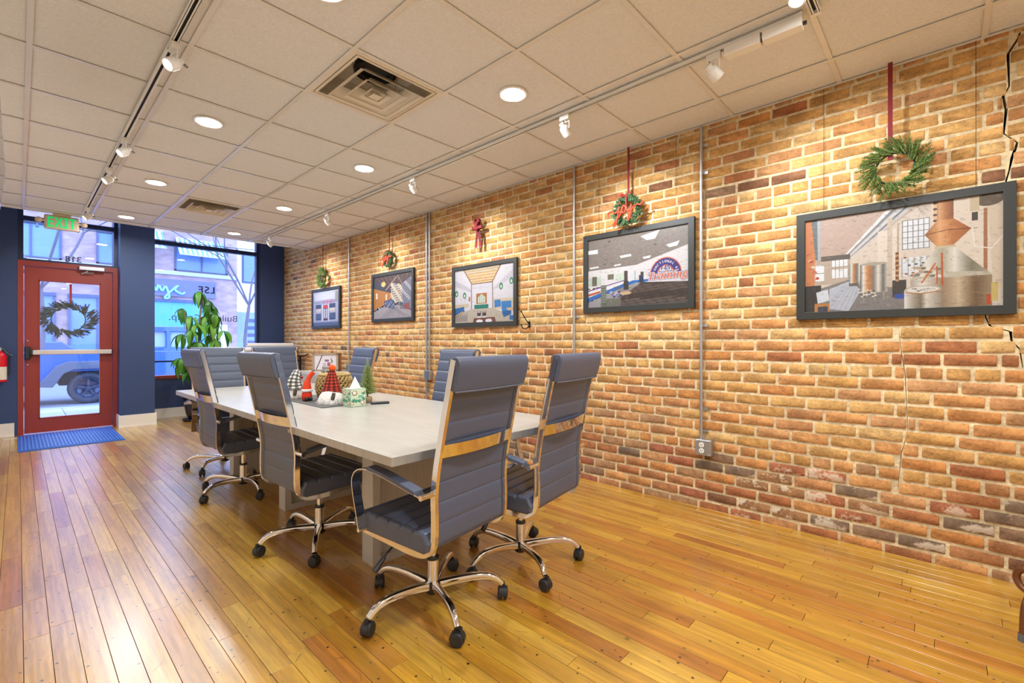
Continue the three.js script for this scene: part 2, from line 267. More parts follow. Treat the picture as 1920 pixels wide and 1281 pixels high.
// ---- ceiling: lay-in tiles on a metal grid
const gridX = [-0.565, 0.0414, 0.622, 1.222, 1.828, 2.45, 3.072], rowZ = (n) => -2.291 - n * 0.6096;
const diffuserCells = [[3, 0], [3, 6]];   // column index right of gridX[3], row a and row g
const lampSpots = [];
for (const x of [0.925, 2.13]) for (const n of [-6, -3, 0, 3, 6, 9]) lampSpots.push([x, rowZ(n) + 0.3048]);
{
  const ceiling = struct('ceiling', 'suspended ceiling of pale square acoustic tiles');
  add('slab', box(XL - 0.2, XW + 0.3, YT, YT + 0.2, ZW - 0.3, ZB + 0.2), M.greige, ceiling);
  add('soffit_edge', box(XL, XW, YC, YT, ZC, ZC + 0.03), M.white, ceiling);
  const xs = [XL, ...gridX, XW], zs = []; for (let n = 9; n >= -8; n--) zs.push(rowZ(n)); const zz = [ZC, ...zs.filter((z) => z > ZC + 0.05 && z < ZB - 0.05), ZB];
  const cache = new Map();
  const tileGeo = (w, d, lamp) => {
    const key = w.toFixed(3) + d.toFixed(3) + lamp; if (cache.has(key)) return cache.get(key);
    let g;
    if (lamp) {
      const s = new THREE.Shape([V2(-w / 2, -d / 2), V2(w / 2, -d / 2), V2(w / 2, d / 2), V2(-w / 2, d / 2)]); s.holes.push(new THREE.Path().absarc(0, 0, 0.075, 0, Math.PI * 2));
      g = new THREE.ExtrudeGeometry(s, { depth: 0.015, bevelEnabled: false, curveSegments: 24 }).rotateX(Math.PI / 2).translate(0, 0.023, 0);
    } else g = bx(w, 0.015, d, 0, 0.0155, 0);
    const p = g.attributes.position, u = g.attributes.uv; for (let i = 0; i < p.count; i++) u.setXY(i, p.getX(i) / 0.6 + 0.5, p.getZ(i) / 0.6 + 0.5);
    cache.set(key, g); return g;
  };
  for (let i = 0; i + 1 < xs.length; i++) for (let j = 0; j + 1 < zz.length; j++) {
    const cx = (xs[i] + xs[i + 1]) / 2, cz = (zz[j] + zz[j + 1]) / 2;
    if (diffuserCells.some(([c, n]) => Math.abs(cx - (gridX[c] + gridX[c + 1]) / 2) < 0.05 && Math.abs(cz - (rowZ(n) - 0.3048)) < 0.1)) continue;
    const lamp = lampSpots.some(([x, z]) => Math.abs(x - cx) < 0.1 && Math.abs(z - cz) < 0.1);
    const t = add('ceiling_tile', tileGeo(xs[i + 1] - xs[i] - 0.004, zz[j + 1] - zz[j] - 0.004, lamp), M.tile, ceiling); t.position.set(cx, YC, cz); if ((i * 7 + j * 3) % 2) t.rotation.y = Math.PI;
  }
  const mainBar = mg([bx(0.0245, 0.002, ZB - ZC, 0, 0, 0), bx(0.003, 0.034, ZB - ZC, 0, 0.018, 0)]);
  for (const x of gridX) add('grid_bar', mainBar, M.gridBar, ceiling).position.set(x, YC + 0.001, (ZB + ZC) / 2);
  const crossBar = mg([bx(XW - XL, 0.002, 0.0245, 0, 0, 0), bx(XW - XL, 0.03, 0.003, 0, 0.016, 0)]);
  for (const z of zz.slice(1, -1)) add('grid_cross_bar', crossBar, M.gridBar, ceiling).position.set((XW + XL) / 2, YC + 0.0025, z);
  add('edge_angle', mg([bx(0.022, 0.002, ZB - ZC, XW - 0.011 - 0.012, YC, (ZB + ZC) / 2), bx(0.022, 0.002, ZB - ZC, XL + 0.011, YC, (ZB + ZC) / 2), bx(XW - XL, 0.022, 0.004, (XW + XL) / 2, YC + 0.011, ZC - 0.001)]), M.gridBar, ceiling);
}

// ---- other walls
{
  const left = struct('wall_left'); add('wall_surface', box(XL - 0.2, XL, -0.3, YT + 0.1, ZW - 0.2, ZB + 0.2), M.greige, left);
  const back = struct('wall_back'); add('wall_surface', box(XL, XW, -0.3, YT + 0.1, ZB, ZB + 0.2), M.greige, back);
  const front = struct('wall_front', 'navy painted front wall around the door and shop window');
  const piece = (n, g) => add(n, g, M.navy, front);
  piece('wall_panel', box(XL, -0.002, 0, YT, ZD - 0.2, ZD));
  piece('wall_header', box(-0.002, 0.975, 3.12, YT, ZD - 0.2, ZD));
  const fw = struct('wall_window'), pw = struct('wall_pier'), piece2 = (n, g) => add(n, g, M.navy, n === 'pier' ? pw : fw);
  piece2('pier', box(0.975, 1.36, -0.3, YT, ZW - 0.2, ZD + 0.25));
  piece2('under_window', box(1.36, 2.974, -0.3, 0.615, ZW - 0.2, ZW));
  piece2('over_window', box(1.36, 2.974, 3.15, YT, ZW - 0.2, ZW));
  piece2('corner_panel', box(2.974, XW + 0.02, -0.3, YT, ZW - 0.2, ZW));
  add('door_sill', box(XL, 0.975, -0.3, -0.021, ZD - 0.2, ZD), M.steelBox, front);
  const bb = (name, list) => { const o = struct(name); for (const b of list) add('board', mg([box(...b), box(b[0] - 0.001, b[1] + 0.001, 0.0, 0.02, b[4], b[5] + 0.012)]), M.baseboard, o); };
  bb('baseboard_front', [[XL, -0.03, 0, 0.17, ZD, ZD + 0.018], [0.955, 1.38, 0, 0.17, ZD + 0.25, ZD + 0.268], [1.38, XW, 0, 0.15, ZW, ZW + 0.018]]);
  const side = struct('baseboard_pier'); add('board', box(1.36, 1.378, 0, 0.17, ZW + 0.018, ZD + 0.25), M.baseboard, side); add('board', box(0.957, 0.975, 0, 0.17, ZD + 0.005, ZD + 0.25), M.baseboard, side);
}

// ---- shop window
const font = await new FontLoader().loadAsync('fonts/droid/droid_sans_bold.typeface.json');
const fontReg = await new FontLoader().loadAsync('fonts/droid/droid_sans_regular.typeface.json');
function lettering(str, size, depth, f = font) { const g = new TextGeometry(str, { font: f, size, depth, curveSegments: 5 }); g.computeBoundingBox(); const b = g.boundingBox; return g.translate(-(b.min.x + b.max.x) / 2, -(b.min.y + b.max.y) / 2, 0); }
const windowFilm = std({ color: rgb(30, 40, 70), roughness: 0.6 });
{
  const w = struct('window_1', 'tall shop window with dark frame');
  const x0 = 1.36, x1 = 2.974, zf = ZW - 0.06, f = (n, g) => add(n, g, M.darkFrame, w);
  f('jamb', box(x1 - 0.05, x1, 0.66, 3.15, zf - 0.05, zf + 0.05)); f('jamb', box(x0, x0 + 0.04, 0.66, 3.15, zf - 0.05, zf + 0.05));
  f('transom_bar', box(x0, x1, 2.735, 2.80, zf - 0.045, zf + 0.045)); f('lower_bar', box(x0, x1, 0.875, 0.90, zf - 0.03, zf + 0.03)); f('head', box(x0, x1, 3.10, 3.15, zf - 0.05, zf + 0.05));
  add('sill', box(x0, x1, 0.615, 0.665, ZW - 0.16, ZW + 0.02), M.red, w);
  for (const [a, b] of [[0.665, 0.875], [0.90, 2.735], [2.80, 3.10]]) add('pane', box(x0 + 0.04, x1 - 0.05, a, b, zf - 0.003, zf - 0.0029), M.glass, w);
  // lettering stuck on the outside, read backwards from the room
  const put = (s, size, x, y, f2) => { const m = add('window_lettering', lettering(s, size, 0.0015, f2), windowFilm, w, 'dark vinyl lettering ' + s); m.rotation.y = Math.PI; m.position.set(x, y, zf - 0.004); };
  put('LSE', 0.115, 2.17, 2.07); put('Building Group.', 0.102, 2.14, 1.585, fontReg);
}

// ---- entrance door and transom light
{
  const d = struct('door_1', 'red entrance door with a tall glass light and white push bar');
  const zf = ZD - 0.05;
  add('frame_jamb', box(-0.002, 0.052, 0, 2.25, zf - 0.06, zf + 0.055), M.red, d); add('frame_jamb', box(0.925, 0.975, 0, 2.25, zf - 0.06, zf + 0.055), M.red, d); add('frame_head', box(0.052, 0.925, 2.185, 2.25, zf - 0.06, zf + 0.055), M.red, d);
  const s = new THREE.Shape([V2(0.056, 0.012), V2(0.921, 0.012), V2(0.921, 2.18), V2(0.056, 2.18)]); s.holes.push(new THREE.Path([V2(0.195, 0.20), V2(0.79, 0.20), V2(0.79, 2.0), V2(0.195, 2.0)]));
  add('door_leaf', new THREE.ExtrudeGeometry(s, { depth: 0.044, bevelEnabled: false }).translate(0, 0, zf - 0.022), M.red, d);
  const bead = (a, b, c, e) => box(a, b, c, e, zf - 0.026, zf + 0.027);
  add('glazing_bead', mg([bead(0.187, 0.200, 0.19, 2.01), bead(0.785, 0.798, 0.19, 2.01), bead(0.187, 0.798, 0.19, 0.203), bead(0.187, 0.798, 1.997, 2.01)]), M.red, d);
  add('pane', box(0.195, 0.79, 0.20, 2.0, zf - 0.0005, zf + 0.0005), M.glass, d);
  const bar = add('push_bar', rb(0.78, 0.062, 0.05, 0.012, 0.52, 1.062, zf + 0.075), std({ color: rgb(214, 202, 190), roughness: 0.4 }), d, 'white push bar');
  add('latch_case', mg([rb(0.055, 0.17, 0.05, 0.015, 0.085, 1.055, zf + 0.047), rb(0.06, 0.075, 0.05, 0.012, 0.13, 1.062, zf + 0.06)]), M.blackPlastic, bar, 'black latch case'); add('end_cap', rb(0.025, 0.07, 0.055, 0.008, 0.905, 1.062, zf + 0.06), M.blackPlastic, bar);
  add('door_closer', mg([rb(0.27, 0.055, 0.05, 0.01, 0.70, 2.205, zf + 0.08)]), M.emt, d); add('closer_arm', mg([rod(V(0.66, 2.17, zf + 0.08), V(0.60, 2.13, zf + 0.05), 0.01), rod(V(0.60, 2.14, zf + 0.05), V(0.72, 2.15, zf + 0.09), 0.008)]), M.emt, d);
  for (const y of [0.9, 1.21]) add('screw_cover', sph(0.012, 0.085, y, zf + 0.024, 10), M.emt, d);
  const t = struct('window_2', 'glass light over the entrance door'), f = (n, g) => add(n, g, M.darkFrame, t);
  f('jamb', box(-0.002, 0.05, 2.25, 3.12, zf - 0.06, zf + 0.05)); f('jamb', box(0.935, 0.975, 2.25, 3.12, zf - 0.06, zf + 0.05)); f('sill_bar', box(0.05, 0.935, 2.25, 2.275, zf - 0.06, zf + 0.05)); f('transom_bar', box(0.05, 0.935, 2.765, 2.825, zf - 0.05, zf + 0.05)); f('head', box(-0.002, 0.975, 3.07, 3.12, zf - 0.06, zf + 0.05));
  for (const [a, b] of [[2.275, 2.765], [2.825, 3.07]]) add('pane', box(0.05, 0.935, a, b, zf - 0.0005, zf + 0.0005), M.glass, t);
  const m = add('window_lettering', lettering('318', 0.075, 0.0015), windowFilm, t, 'dark vinyl street number 318'); m.rotation.y = Math.PI; m.position.set(0.52, 2.325, zf - 0.002);
}
// ------------------------------------------------------------------ ceiling fittings
{
  lampSpots.forEach(([x, z], i) => {
    const seen = z < -1;
    const where = ['behind the camera', 'above the camera', 'nearest the big air diffuser', 'in the second row of the room', 'level with the far air diffuser', 'by the front glass'][i % 6];
    const t = thing('downlight', 'round white recessed downlight ' + where + (x < 1.5 ? ', on the door side' : ', beside the right lighting track'), 'downlight', [x, YC, z], 0, 'recessed ceiling downlights');
    add('trim_ring', lathe([[0.062, 0.012], [0.066, -0.002], [0.088, -0.005], [0.094, -0.001], [0.094, 0.006], [0.076, 0.007], [0.076, 0.03], [0.062, 0.03], [0.062, 0.012]], 32), M.fixture, t);
    add('lens', new THREE.CylinderGeometry(0.062, 0.062, 0.004, 28).translate(0, 0.016, 0), M.lampGlow, t);
    const l = new THREE.RectAreaLight(LAMP, DOWN_INTENSITY, 0.13, 0.13); l.position.set(0, 0.004, 0); l.rotation.x = -Math.PI / 2; l.name = 'downlight_lamp'; t.add(l);
  });
  const proto = (label, p) => {
    const t = thing('air_diffuser', label, 'air vent', p, 0, 'square ceiling air diffusers');
    const ringSq = (h0, y0, h1, y1, th = 0.004) => { const g = new THREE.CylinderGeometry(h1 * Math.SQRT2, h0 * Math.SQRT2, y1 - y0, 4, 1, true).rotateY(Math.PI / 4).translate(0, (y0 + y1) / 2, 0), q = new THREE.CylinderGeometry((h1 - th) * Math.SQRT2, (h0 - th) * Math.SQRT2, y1 - y0, 4, 1, true).rotateY(Math.PI / 4).translate(0, (y0 + y1) / 2 + 0.003, 0); return mg([g.toNonIndexed(), q.toNonIndexed()]); };
    const s = new THREE.Shape([V2(-0.298, -0.298), V2(0.298, -0.298), V2(0.298, 0.298), V2(-0.298, 0.298)]); s.holes.push(new THREE.Path([V2(-0.25, -0.25), V2(0.25, -0.25), V2(0.25, 0.25), V2(-0.25, 0.25)]));
    const mat = std({ color: rgb(226, 216, 196), roughness: 0.5 });
    add('outer_frame', new THREE.ExtrudeGeometry(s, { depth: 0.006, bevelEnabled: false }).rotateX(Math.PI / 2).translate(0, 0.006, 0), mat, t);
    add('plenum', mg([bx(0.54, 0.004, 0.54, 0, 0.16, 0), bx(0.004, 0.16, 0.54, -0.27, 0.08, 0), bx(0.004, 0.16, 0.54, 0.27, 0.08, 0), bx(0.54, 0.16, 0.004, 0, 0.08, -0.27), bx(0.54, 0.16, 0.004, 0, 0.08, 0.27)]), mat, t);
    add('duct_mouth', lathe([[0.125, 0.157], [0.13, 0.12], [0.118, 0.12], [0.118, 0.156], [0.0, 0.1565]], 28), M.blackMetal, t, 'dark duct mouth');
    for (const [h, h1, y] of [[0.205, 0.145, 0], [0.130, 0.080, -0.002], [0.062, 0.03, -0.003]]) add('louvre', mg([ringSq(h, -0.024, h1, 0.03), ringSq(h + 0.010, -0.028, h, -0.023, 0.010)]).translate(0, y, 0), mat, t);
    add('centre_cap', mg([ringSq(0.030, -0.030, 0.012, 0.01), bx(0.062, 0.002, 0.062, 0, -0.030, 0)]), mat, t);
    for (const s2 of [-1, 1]) add('hanger_rod', rod(V(s2 * 0.14, 0.05, 0), V(s2 * 0.16, 0.158, 0), 0.003, 6), M.emt, t);
    return t;
  };
  proto('large square stepped air diffuser in the near ceiling', [(gridX[3] + gridX[4]) / 2, YC, rowZ(0) - 0.3048]);
  proto('square stepped air diffuser in the far ceiling near the shop window', [(gridX[3] + gridX[4]) / 2, YC, rowZ(6) - 0.3048]);

  // lighting tracks
  function track(label, x0, z0, x1, z1) {
    const L = Math.hypot(x1 - x0, z1 - z0), t = thing('lighting_track', label, 'light track', [(x0 + x1) / 2, YC, (z0 + z1) / 2], Math.atan2(x1 - x0, z1 - z0), 'white ceiling lighting tracks');
    add('rail', mg([bx(0.036, 0.004, L, 0, -0.002, 0), bx(0.005, 0.02, L, -0.0155, -0.012, 0), bx(0.005, 0.02, L, 0.0155, -0.012, 0), bx(0.009, 0.003, L, -0.0115, -0.0205, 0), bx(0.009, 0.003, L, 0.0115, -0.0205, 0)]), M.fixture, t);
    add('slot', bx(0.026, 0.002, L - 0.01, 0, -0.005, 0), M.blackPlastic, t, 'dark slot of the rail');
    add('end_cap', bx(0.038, 0.024, 0.02, 0, -0.012, L / 2), M.fixture, t); add('end_cap', bx(0.038, 0.024, 0.02, 0, -0.012, -L / 2), M.fixture, t);
    return t;
  }
  track('long white lighting track beside the brick wall', 2.535, -7.6, 2.535, -0.50);
  track('short white lighting track turning away at the near right corner', 2.555, -0.44, 1.35, -0.44);
  track('long white lighting track on the door side of the ceiling', 0.55, -7.55, 0.55, 1.6);
  for (const [z, l] of [[-0.765, 'white feed box on the right track, nearer the spotlight'], [-0.585, 'white feed box at the corner end of the right track']]) { const t = thing('track_feed_box', l, 'power feed', [2.535, YC - 0.0225, z + 0.01], 0, 'feed boxes on the right track'); add('housing', rb(0.06, 0.05, 0.17, 0.005, 0, -0.025, 0), M.fixture, t); add('terminal', bx(0.012, 0.014, 0.02, 0.0, -0.03, 0.09), M.blackPlastic, t); }

  // spotlight heads: adapter, cable loop, yoke, ribbed can, glowing face and its lamp
  function head(label, x, z, target, power, y = YC - 0.0225, group = 'track spotlights') {
    const t = thing('track_spotlight', label, 'spotlight', [x, y, z], 0, group);
    add('adapter', rb(0.034, 0.036, 0.075, 0.004, 0, -0.018, 0), M.fixture, t);
    const c = V(0, -0.098, 0), dir = V(...target).sub(V(x, y, z).add(c)).normalize(), q = new THREE.Quaternion().setFromUnitVectors(V(0, -1, 0), dir);
    const side = V(0, 0, 1).cross(dir).normalize(), ax = dir.clone().cross(side).normalize();
    add('yoke', mg([rod(V(0, -0.034, 0), V(0, -0.05, 0), 0.007), rod(V(0, -0.05, 0).addScaledVector(ax, -0.036), V(0, -0.05, 0).addScaledVector(ax, 0.036), 0.0035, 8), rod(V(0, -0.05, 0).addScaledVector(ax, 0.036), c.clone().addScaledVector(ax, 0.036), 0.0035, 8), rod(V(0, -0.05, 0).addScaledVector(ax, -0.036), c.clone().addScaledVector(ax, -0.036), 0.0035, 8)]), M.fixture, t);
    const can = add('can', lathe([[0.0, 0.05], [0.016, 0.05], [0.018, 0.044], [0.018, 0.03], [0.028, 0.022], [0.0305, 0.012], [0.0295, 0.009], [0.0325, 0.006], [0.0325, -0.012], [0.0315, -0.015], [0.033, -0.018], [0.033, -0.038], [0.030, -0.042], [0.027, -0.040], [0.026, -0.032]], 24), M.fixture, t); can.position.copy(c); can.quaternion.copy(q);
    add('lens', new THREE.CylinderGeometry(0.0262, 0.0262, 0.003, 20).translate(0, -0.034, 0), M.lampGlow, can, 'glowing lens');
    const back = c.clone().addScaledVector(dir, -0.045), e = back.clone().addScaledVector(side, 0.03);
    add('cable', tube([V(0.008, -0.036, 0), V(0, -0.045, 0).addScaledVector(side, 0.03), e.clone().add(V(0, 0.015, 0)).addScaledVector(side, 0.012), e, back], 0.0028, 20, 6), M.piping, t);
    const l = new THREE.SpotLight(LAMP, power, 0, 0.78, 1, 2); l.name = 'spotlight_lamp'; l.shadow.radius = 1.3; l.position.copy(c.clone().addScaledVector(dir, 0.046)); l.target.position.copy(V(...target).sub(V(x, y, z))); t.add(l, l.target); return t;
  }
  head('white track spotlight nearest the copper still picture on the right track', 2.535, -0.90, [3.40, 1.85, -0.35], SPOT_INTENSITY);
  head('white track spotlight on the right track, second from the near end', 2.535, -1.88, [3.40, 1.85, -1.75], SPOT_INTENSITY);
  head('white track spotlight on the right track, aimed at the dining room picture', 2.535, -3.64, [3.40, 1.85, -3.50], SPOT_INTENSITY);
  head('white track spotlight on the right track, aimed at the timber interior picture', 2.535, -5.40, [3.40, 1.85, -5.25], SPOT_INTENSITY);
  head('farthest white spotlight on the right track, by the front glass', 2.535, -7.25, [3.40, 1.9, -7.1], SPOT_INTENSITY);
  head('white spotlight hanging from the short turning track', 2.20, -0.44, [1.55, 0.9, -0.75], LEFT_SPOT_INTENSITY);
  head('nearest white spotlight on the door side track, shining to the left', 0.55, -2.90, [XL, 1.5, -2.45], LEFT_SPOT_INTENSITY);
  head('second white spotlight on the door side track', 0.55, -4.52, [XL, 1.5, -4.2], LEFT_SPOT_INTENSITY);
  head('third white spotlight on the door side track', 0.55, -5.40, [XL, 1.5, -5.1], LEFT_SPOT_INTENSITY);
  head('farthest white spotlight on the door side track, above the exit sign', 0.55, -7.18, [XL, 1.5, -6.9], LEFT_SPOT_INTENSITY);

  // exit sign on the edge of the ceiling
  const e = thing('exit_sign', 'beige exit sign with green letters and two lamp heads', 'exit sign', [0.37, YC, ZC + 0.02]);
  const body = std({ color: rgb(206, 186, 160), roughness: 0.5 });
  add('mount', rb(0.16, 0.022, 0.06, 0.004, 0, -0.011, 0), body, e); add('housing', rb(0.31, 0.175, 0.045, 0.02, 0, -0.105, 0, 3), body, e);
  add('letters', lettering('EXIT', 0.125, 0.003).scale(0.72, 1, 1).translate(0, -0.105, 0.0225), std({ color: rgb(20, 200, 110), emissive: rgb(20, 210, 110), emissiveIntensity: 0.55, roughness: 0.4 }), e, 'glowing green EXIT letters');
  for (const s of [-1, 1]) { const h = add('lamp_head', lathe([[0, 0.03], [0.022, 0.026], [0.032, 0.01], [0.034, -0.02], [0.026, -0.03], [0, -0.03]], 20).rotateX(Math.PI / 2), body, e); h.position.set(s * 0.2, -0.095, 0.012); add('bracket', rod(V(-s * 0.05, 0, 0), V(-s * 0.012, 0, 0), 0.013, 10), body, h); }
}

// ------------------------------------------------------------------ conference table
{
  const t = thing('conference_table', 'long pale grey conference table on three slab pedestals', 'table', [1.6, 0, -3.39]);
  const L = 3.62, W = 1.2, top = rb(W, 0.04, L, 0.004, 0, 0.73, 0); const p = top.attributes.position, u = top.attributes.uv, n = top.attributes.normal; for (let i = 0; i < p.count; i++) { if (Math.abs(n.getY(i)) > 0.5) u.setXY(i, p.getX(i) / 0.6, p.getZ(i) / 0.9); else u.setXY(i, (p.getX(i) + p.getZ(i)) / 1.2, p.getY(i)); }
  add('table_top', top, M.laminate, t);
  for (const z of [1.105, -0.08, -1.225]) {
    const x0 = -0.305, x1 = 0.305, D = 0.11, g = [];
    g.push(bx(0.045, 0.71, D, x0 + 0.0225, 0.355, 0), bx(0.045, 0.71, D, x1 - 0.0225, 0.355, 0), bx(x1 - x0 - 0.09, 0.66, 0.03, 0, 0.37, 0), bx(x1 - x0 - 0.09, 0.04, D, 0, 0.02, 0), bx(x1 - x0 - 0.09, 0.02, D, 0, 0.70, 0));
    const m = add('pedestal', mg(g), M.pedestal, t); m.position.z = z;
  }
}

// ------------------------------------------------------------------ high-back office chairs (front looks along +z)
function makeChair() {
  const t = new THREE.Group(); t.name = 'office_chair';
  const HW = 0.222;                                               // half distance between the rails
  const rail = smooth2([[0.20, 0.372], [0.05, 0.362], [-0.12, 0.352], [-0.195, 0.366], [-0.232, 0.41], [-0.238, 0.50], [-0.236, 0.60], [-0.248, 0.70], [-0.272, 0.82], [-0.305, 0.97], [-0.343, 1.135]], 54);
  for (const s of [-1, 1]) add('side_rail', band(rail, 0.017, 0.026, s * HW), M.chrome, t, 'chrome side rail');
  // padded back: a ribbed sheet between the rails
  const bk = smooth2([[-0.224, 0.40], [-0.226, 0.50], [-0.223, 0.60], [-0.235, 0.70], [-0.259, 0.82], [-0.292, 0.97], [-0.330, 1.130]], 160);
  const N = bk.length, arc = [0]; for (let i = 1; i < N; i++) arc.push(arc[i - 1] + Math.hypot(bk[i][0] - bk[i - 1][0], bk[i][1] - bk[i - 1][1]));
  const ribs = 9, total = arc[N - 1], side = (sgn, amp, base) => bk.map((p, i) => { const a = bk[Math.max(0, i - 1)], b = bk[Math.min(N - 1, i + 1)], l = Math.hypot(b[0] - a[0], b[1] - a[1]), nz = (b[1] - a[1]) / l, ny = -(b[0] - a[0]) / l, k = (arc[i] / total) * ribs, f = k - Math.floor(k), bulge = Math.sqrt(Math.max(0, 1 - (2 * f - 1) ** 4)), o = sgn * (base + amp * bulge); return [p[0] + nz * o, p[1] + ny * o]; });
  add('back_cushion', slab([...side(1, 0.007, 0.007), ...side(-1, 0.005, 0.004).reverse()], HW * 2 - 0.018, 0.003), M.leather, t);
  // headrest pad folded over the top, hanging on the outside
  const hp = [[-0.335, 1.143], [-0.352, 1.146], [-0.368, 1.138], [-0.376, 1.115], [-0.368, 1.075], [-0.352, 1.022], [-0.345, 1.012], [-0.334, 1.014], [-0.332, 1.03], [-0.345, 1.09], [-0.350, 1.112], [-0.345, 1.12], [-0.330, 1.115], [-0.318, 1.105], [-0.316, 1.125], [-0.322, 1.138]];
  add('headrest', slab(new THREE.SplineCurve([...hp, hp[0]].map((q) => V2(...q))).getPoints(60).slice(0, -1).map((q) => [q.x, q.y]), HW * 2 + 0.014, 0.006), M.leather, t);
  add('headrest_piping', mg([tube([V(-HW - 0.005, 1.012, -0.347), V(-0.1, 1.010, -0.349), V(0.1, 1.010, -0.349), V(HW + 0.005, 1.012, -0.347)], 0.004, 12, 6)]), M.piping, t);
  // chrome brace across the back
  const brace = []; for (let i = 0; i <= 16; i++) { const a = i / 16 * 2 - 1; brace.push([a * HW, -0.262 - 0.028 * (1 - a * a)]); }
  { const pos = [], idx = [], H = 0.052, y = 0.775, th = 0.004, lean = 0.2; const ring = brace.map(([x, z]) => [[x, y - H / 2, z + lean * H / 2], [x, y + H / 2, z - lean * H / 2], [x, y + H / 2, z - lean * H / 2 + th], [x, y - H / 2, z + lean * H / 2 + th]]); const quad = (...q) => { const k = pos.length / 3; for (const v of q) pos.push(...v); idx.push(k, k + 1, k + 2, k, k + 2, k + 3); }; for (let i = 0; i < 16; i++) for (let k = 0; k < 4; k++) quad(ring[i][k], ring[i][(k + 1) % 4], ring[i + 1][(k + 1) % 4], ring[i + 1][k]); const g = new THREE.BufferGeometry(); g.setAttribute('position', new THREE.Float32BufferAttribute(pos, 3)); g.setIndex(idx); g.computeVertexNormals(); add('back_brace', mg([g]), M.chrome, t, 'chrome brace'); }
  // seat cushion, ribbed across
  const st = [], z0 = -0.205, z1 = 0.245, K = 6; for (let i = 0; i <= 96; i++) { const a = i / 96, z = lerp(z0, z1, a), k = a * K, f = k - Math.floor(k), bulge = Math.sqrt(Math.max(0, 1 - (2 * f - 1) ** 6)); st.push([z, 0.440 + 0.012 * bulge + 0.012 * a - 0.03 * sstep(0.86, 1, a)]); }
  add('seat_cushion', slab([...st, [0.256, 0.415], [0.252, 0.395], [0.235, 0.376], [-0.19, 0.366], [-0.215, 0.38], [-0.222, 0.41]], 0.49, 0.016, 0, 3), M.leather, t);
  // armrests: chrome loops with dark pads
  const armPath = smooth2([[-0.222, 0.612], [-0.14, 0.628], [0.0, 0.655], [0.10, 0.666], [0.165, 0.652], [0.196, 0.612], [0.190, 0.55], [0.168, 0.47], [0.150, 0.396]], 40);
  for (const s of [-1, 1]) {
    const a = add('armrest', mg([band(armPath, 0.042, 0.005, s * 0.272), rod(V(s * 0.222, 0.612, -0.236), V(s * 0.296, 0.612, -0.236), 0.011, 12), rod(V(s * 0.235, 0.398, 0.152), V(s * 0.292, 0.398, 0.152), 0.009, 10)]), M.chrome, t, 'chrome armrest loop');
    const pad = smooth2([[-0.20, 0.623], [-0.14, 0.636], [0.0, 0.663], [0.09, 0.673]], 14); add('arm_pad', band(pad, 0.046, 0.014, s * 0.272), M.leather, a);
  }
  // under-seat mechanism, gas lift, lever
  add('mechanism', mg([rb(0.19, 0.035, 0.24, 0.006, 0, 0.352, 0.0), rb(0.40, 0.012, 0.05, 0.004, 0, 0.362, 0.09), rb(0.40, 0.012, 0.05, 0.004, 0, 0.362, -0.09), cyl(0.03, 0.03, 0.03, 0, 0.328, 0)]), M.blackMetal, t);
  const lv = add('tilt_lever', tube([V(0.08, 0.345, 0.03), V(0.18, 0.34, 0.03), V(0.235, 0.315, 0.03), V(0.26, 0.292, 0.03)], 0.004, 14, 6), M.blackMetal, t); add('lever_grip', rod(V(0.25, 0.302, 0.03), V(0.30, 0.262, 0.03), 0.009, 10, 0.013), M.blackPlastic, lv);
  add('gas_lift', mg([cyl(0.0145, 0.0145, 0.14, 0, 0.27, 0), lathe([[0.026, 0.065], [0.026, 0.215], [0.0245, 0.217], [0.0145, 0.217]], 24)]), M.chrome, t, 'chrome gas lift'); add('lift_collar', cyl(0.0275, 0.0275, 0.012, 0, 0.216, 0), M.blackPlastic, t);
  const base = add('star_base', mg([lathe([[0.0, 0.056], [0.028, 0.056], [0.036, 0.066], [0.038, 0.105], [0.034, 0.112], [0.027, 0.112]], 24)]), M.blackPlastic, t, 'black hub of the five-armed base');
  for (let k = 0; k < 5; k++) {
    const a = k * Math.PI * 2 / 5, path = smooth2([[0.028, 0.094], [0.10, 0.106], [0.18, 0.114], [0.245, 0.112], [0.29, 0.096], [0.318, 0.070]], 22), pos = [], idx = [];
    const rows = path.map((p, i) => { const f = i / (path.length - 1), w = lerp(0.019, 0.0125, f), h = lerp(0.020, 0.0125, f), b = path[Math.min(path.length - 1, i + 1)], c = path[Math.max(0, i - 1)], l = Math.hypot(b[0] - c[0], b[1] - c[1]), ty = (b[1] - c[1]) / l, tr = (b[0] - c[0]) / l; return Array.from({ length: 8 }, (_, q) => { const th = q / 8 * Math.PI * 2 + Math.PI / 8, cx = Math.sign(Math.cos(th)) * Math.abs(Math.cos(th)) ** 0.6 * w, cy = Math.sign(Math.sin(th)) * Math.abs(Math.sin(th)) ** 0.6 * h; return [cx, p[1] + tr * cy, p[0] - ty * cy]; }); });
    rows.forEach((r) => r.forEach((v) => pos.push(...v))); for (let i = 0; i + 1 < rows.length; i++) for (let q = 0; q < 8; q++) { const A = i * 8 + q, B = i * 8 + (q + 1) % 8; idx.push(A, B, B + 8, A, B + 8, A + 8); }
    const g = new THREE.BufferGeometry(); g.setAttribute('position', new THREE.Float32BufferAttribute(pos, 3)); g.setIndex(idx); g.computeVertexNormals();
    const arm = add('base_arm', g, M.chrome, base, 'curved chrome base arm'); arm.rotation.y = a;
    const wheel = (x) => lathe([[0.0, -0.009], [0.022, -0.009], [0.028, -0.006], [0.029, 0.0], [0.028, 0.006], [0.022, 0.009], [0, 0.009]], 20).rotateZ(Math.PI / 2).translate(x, 0.029, 0);
    const yaw = 0.5 + k * 1.7, hood = new THREE.CylinderGeometry(0.031, 0.031, 0.03, 16, 1, false, -0.3, Math.PI + 0.4).rotateZ(Math.PI / 2).translate(0, 0.029, 0);
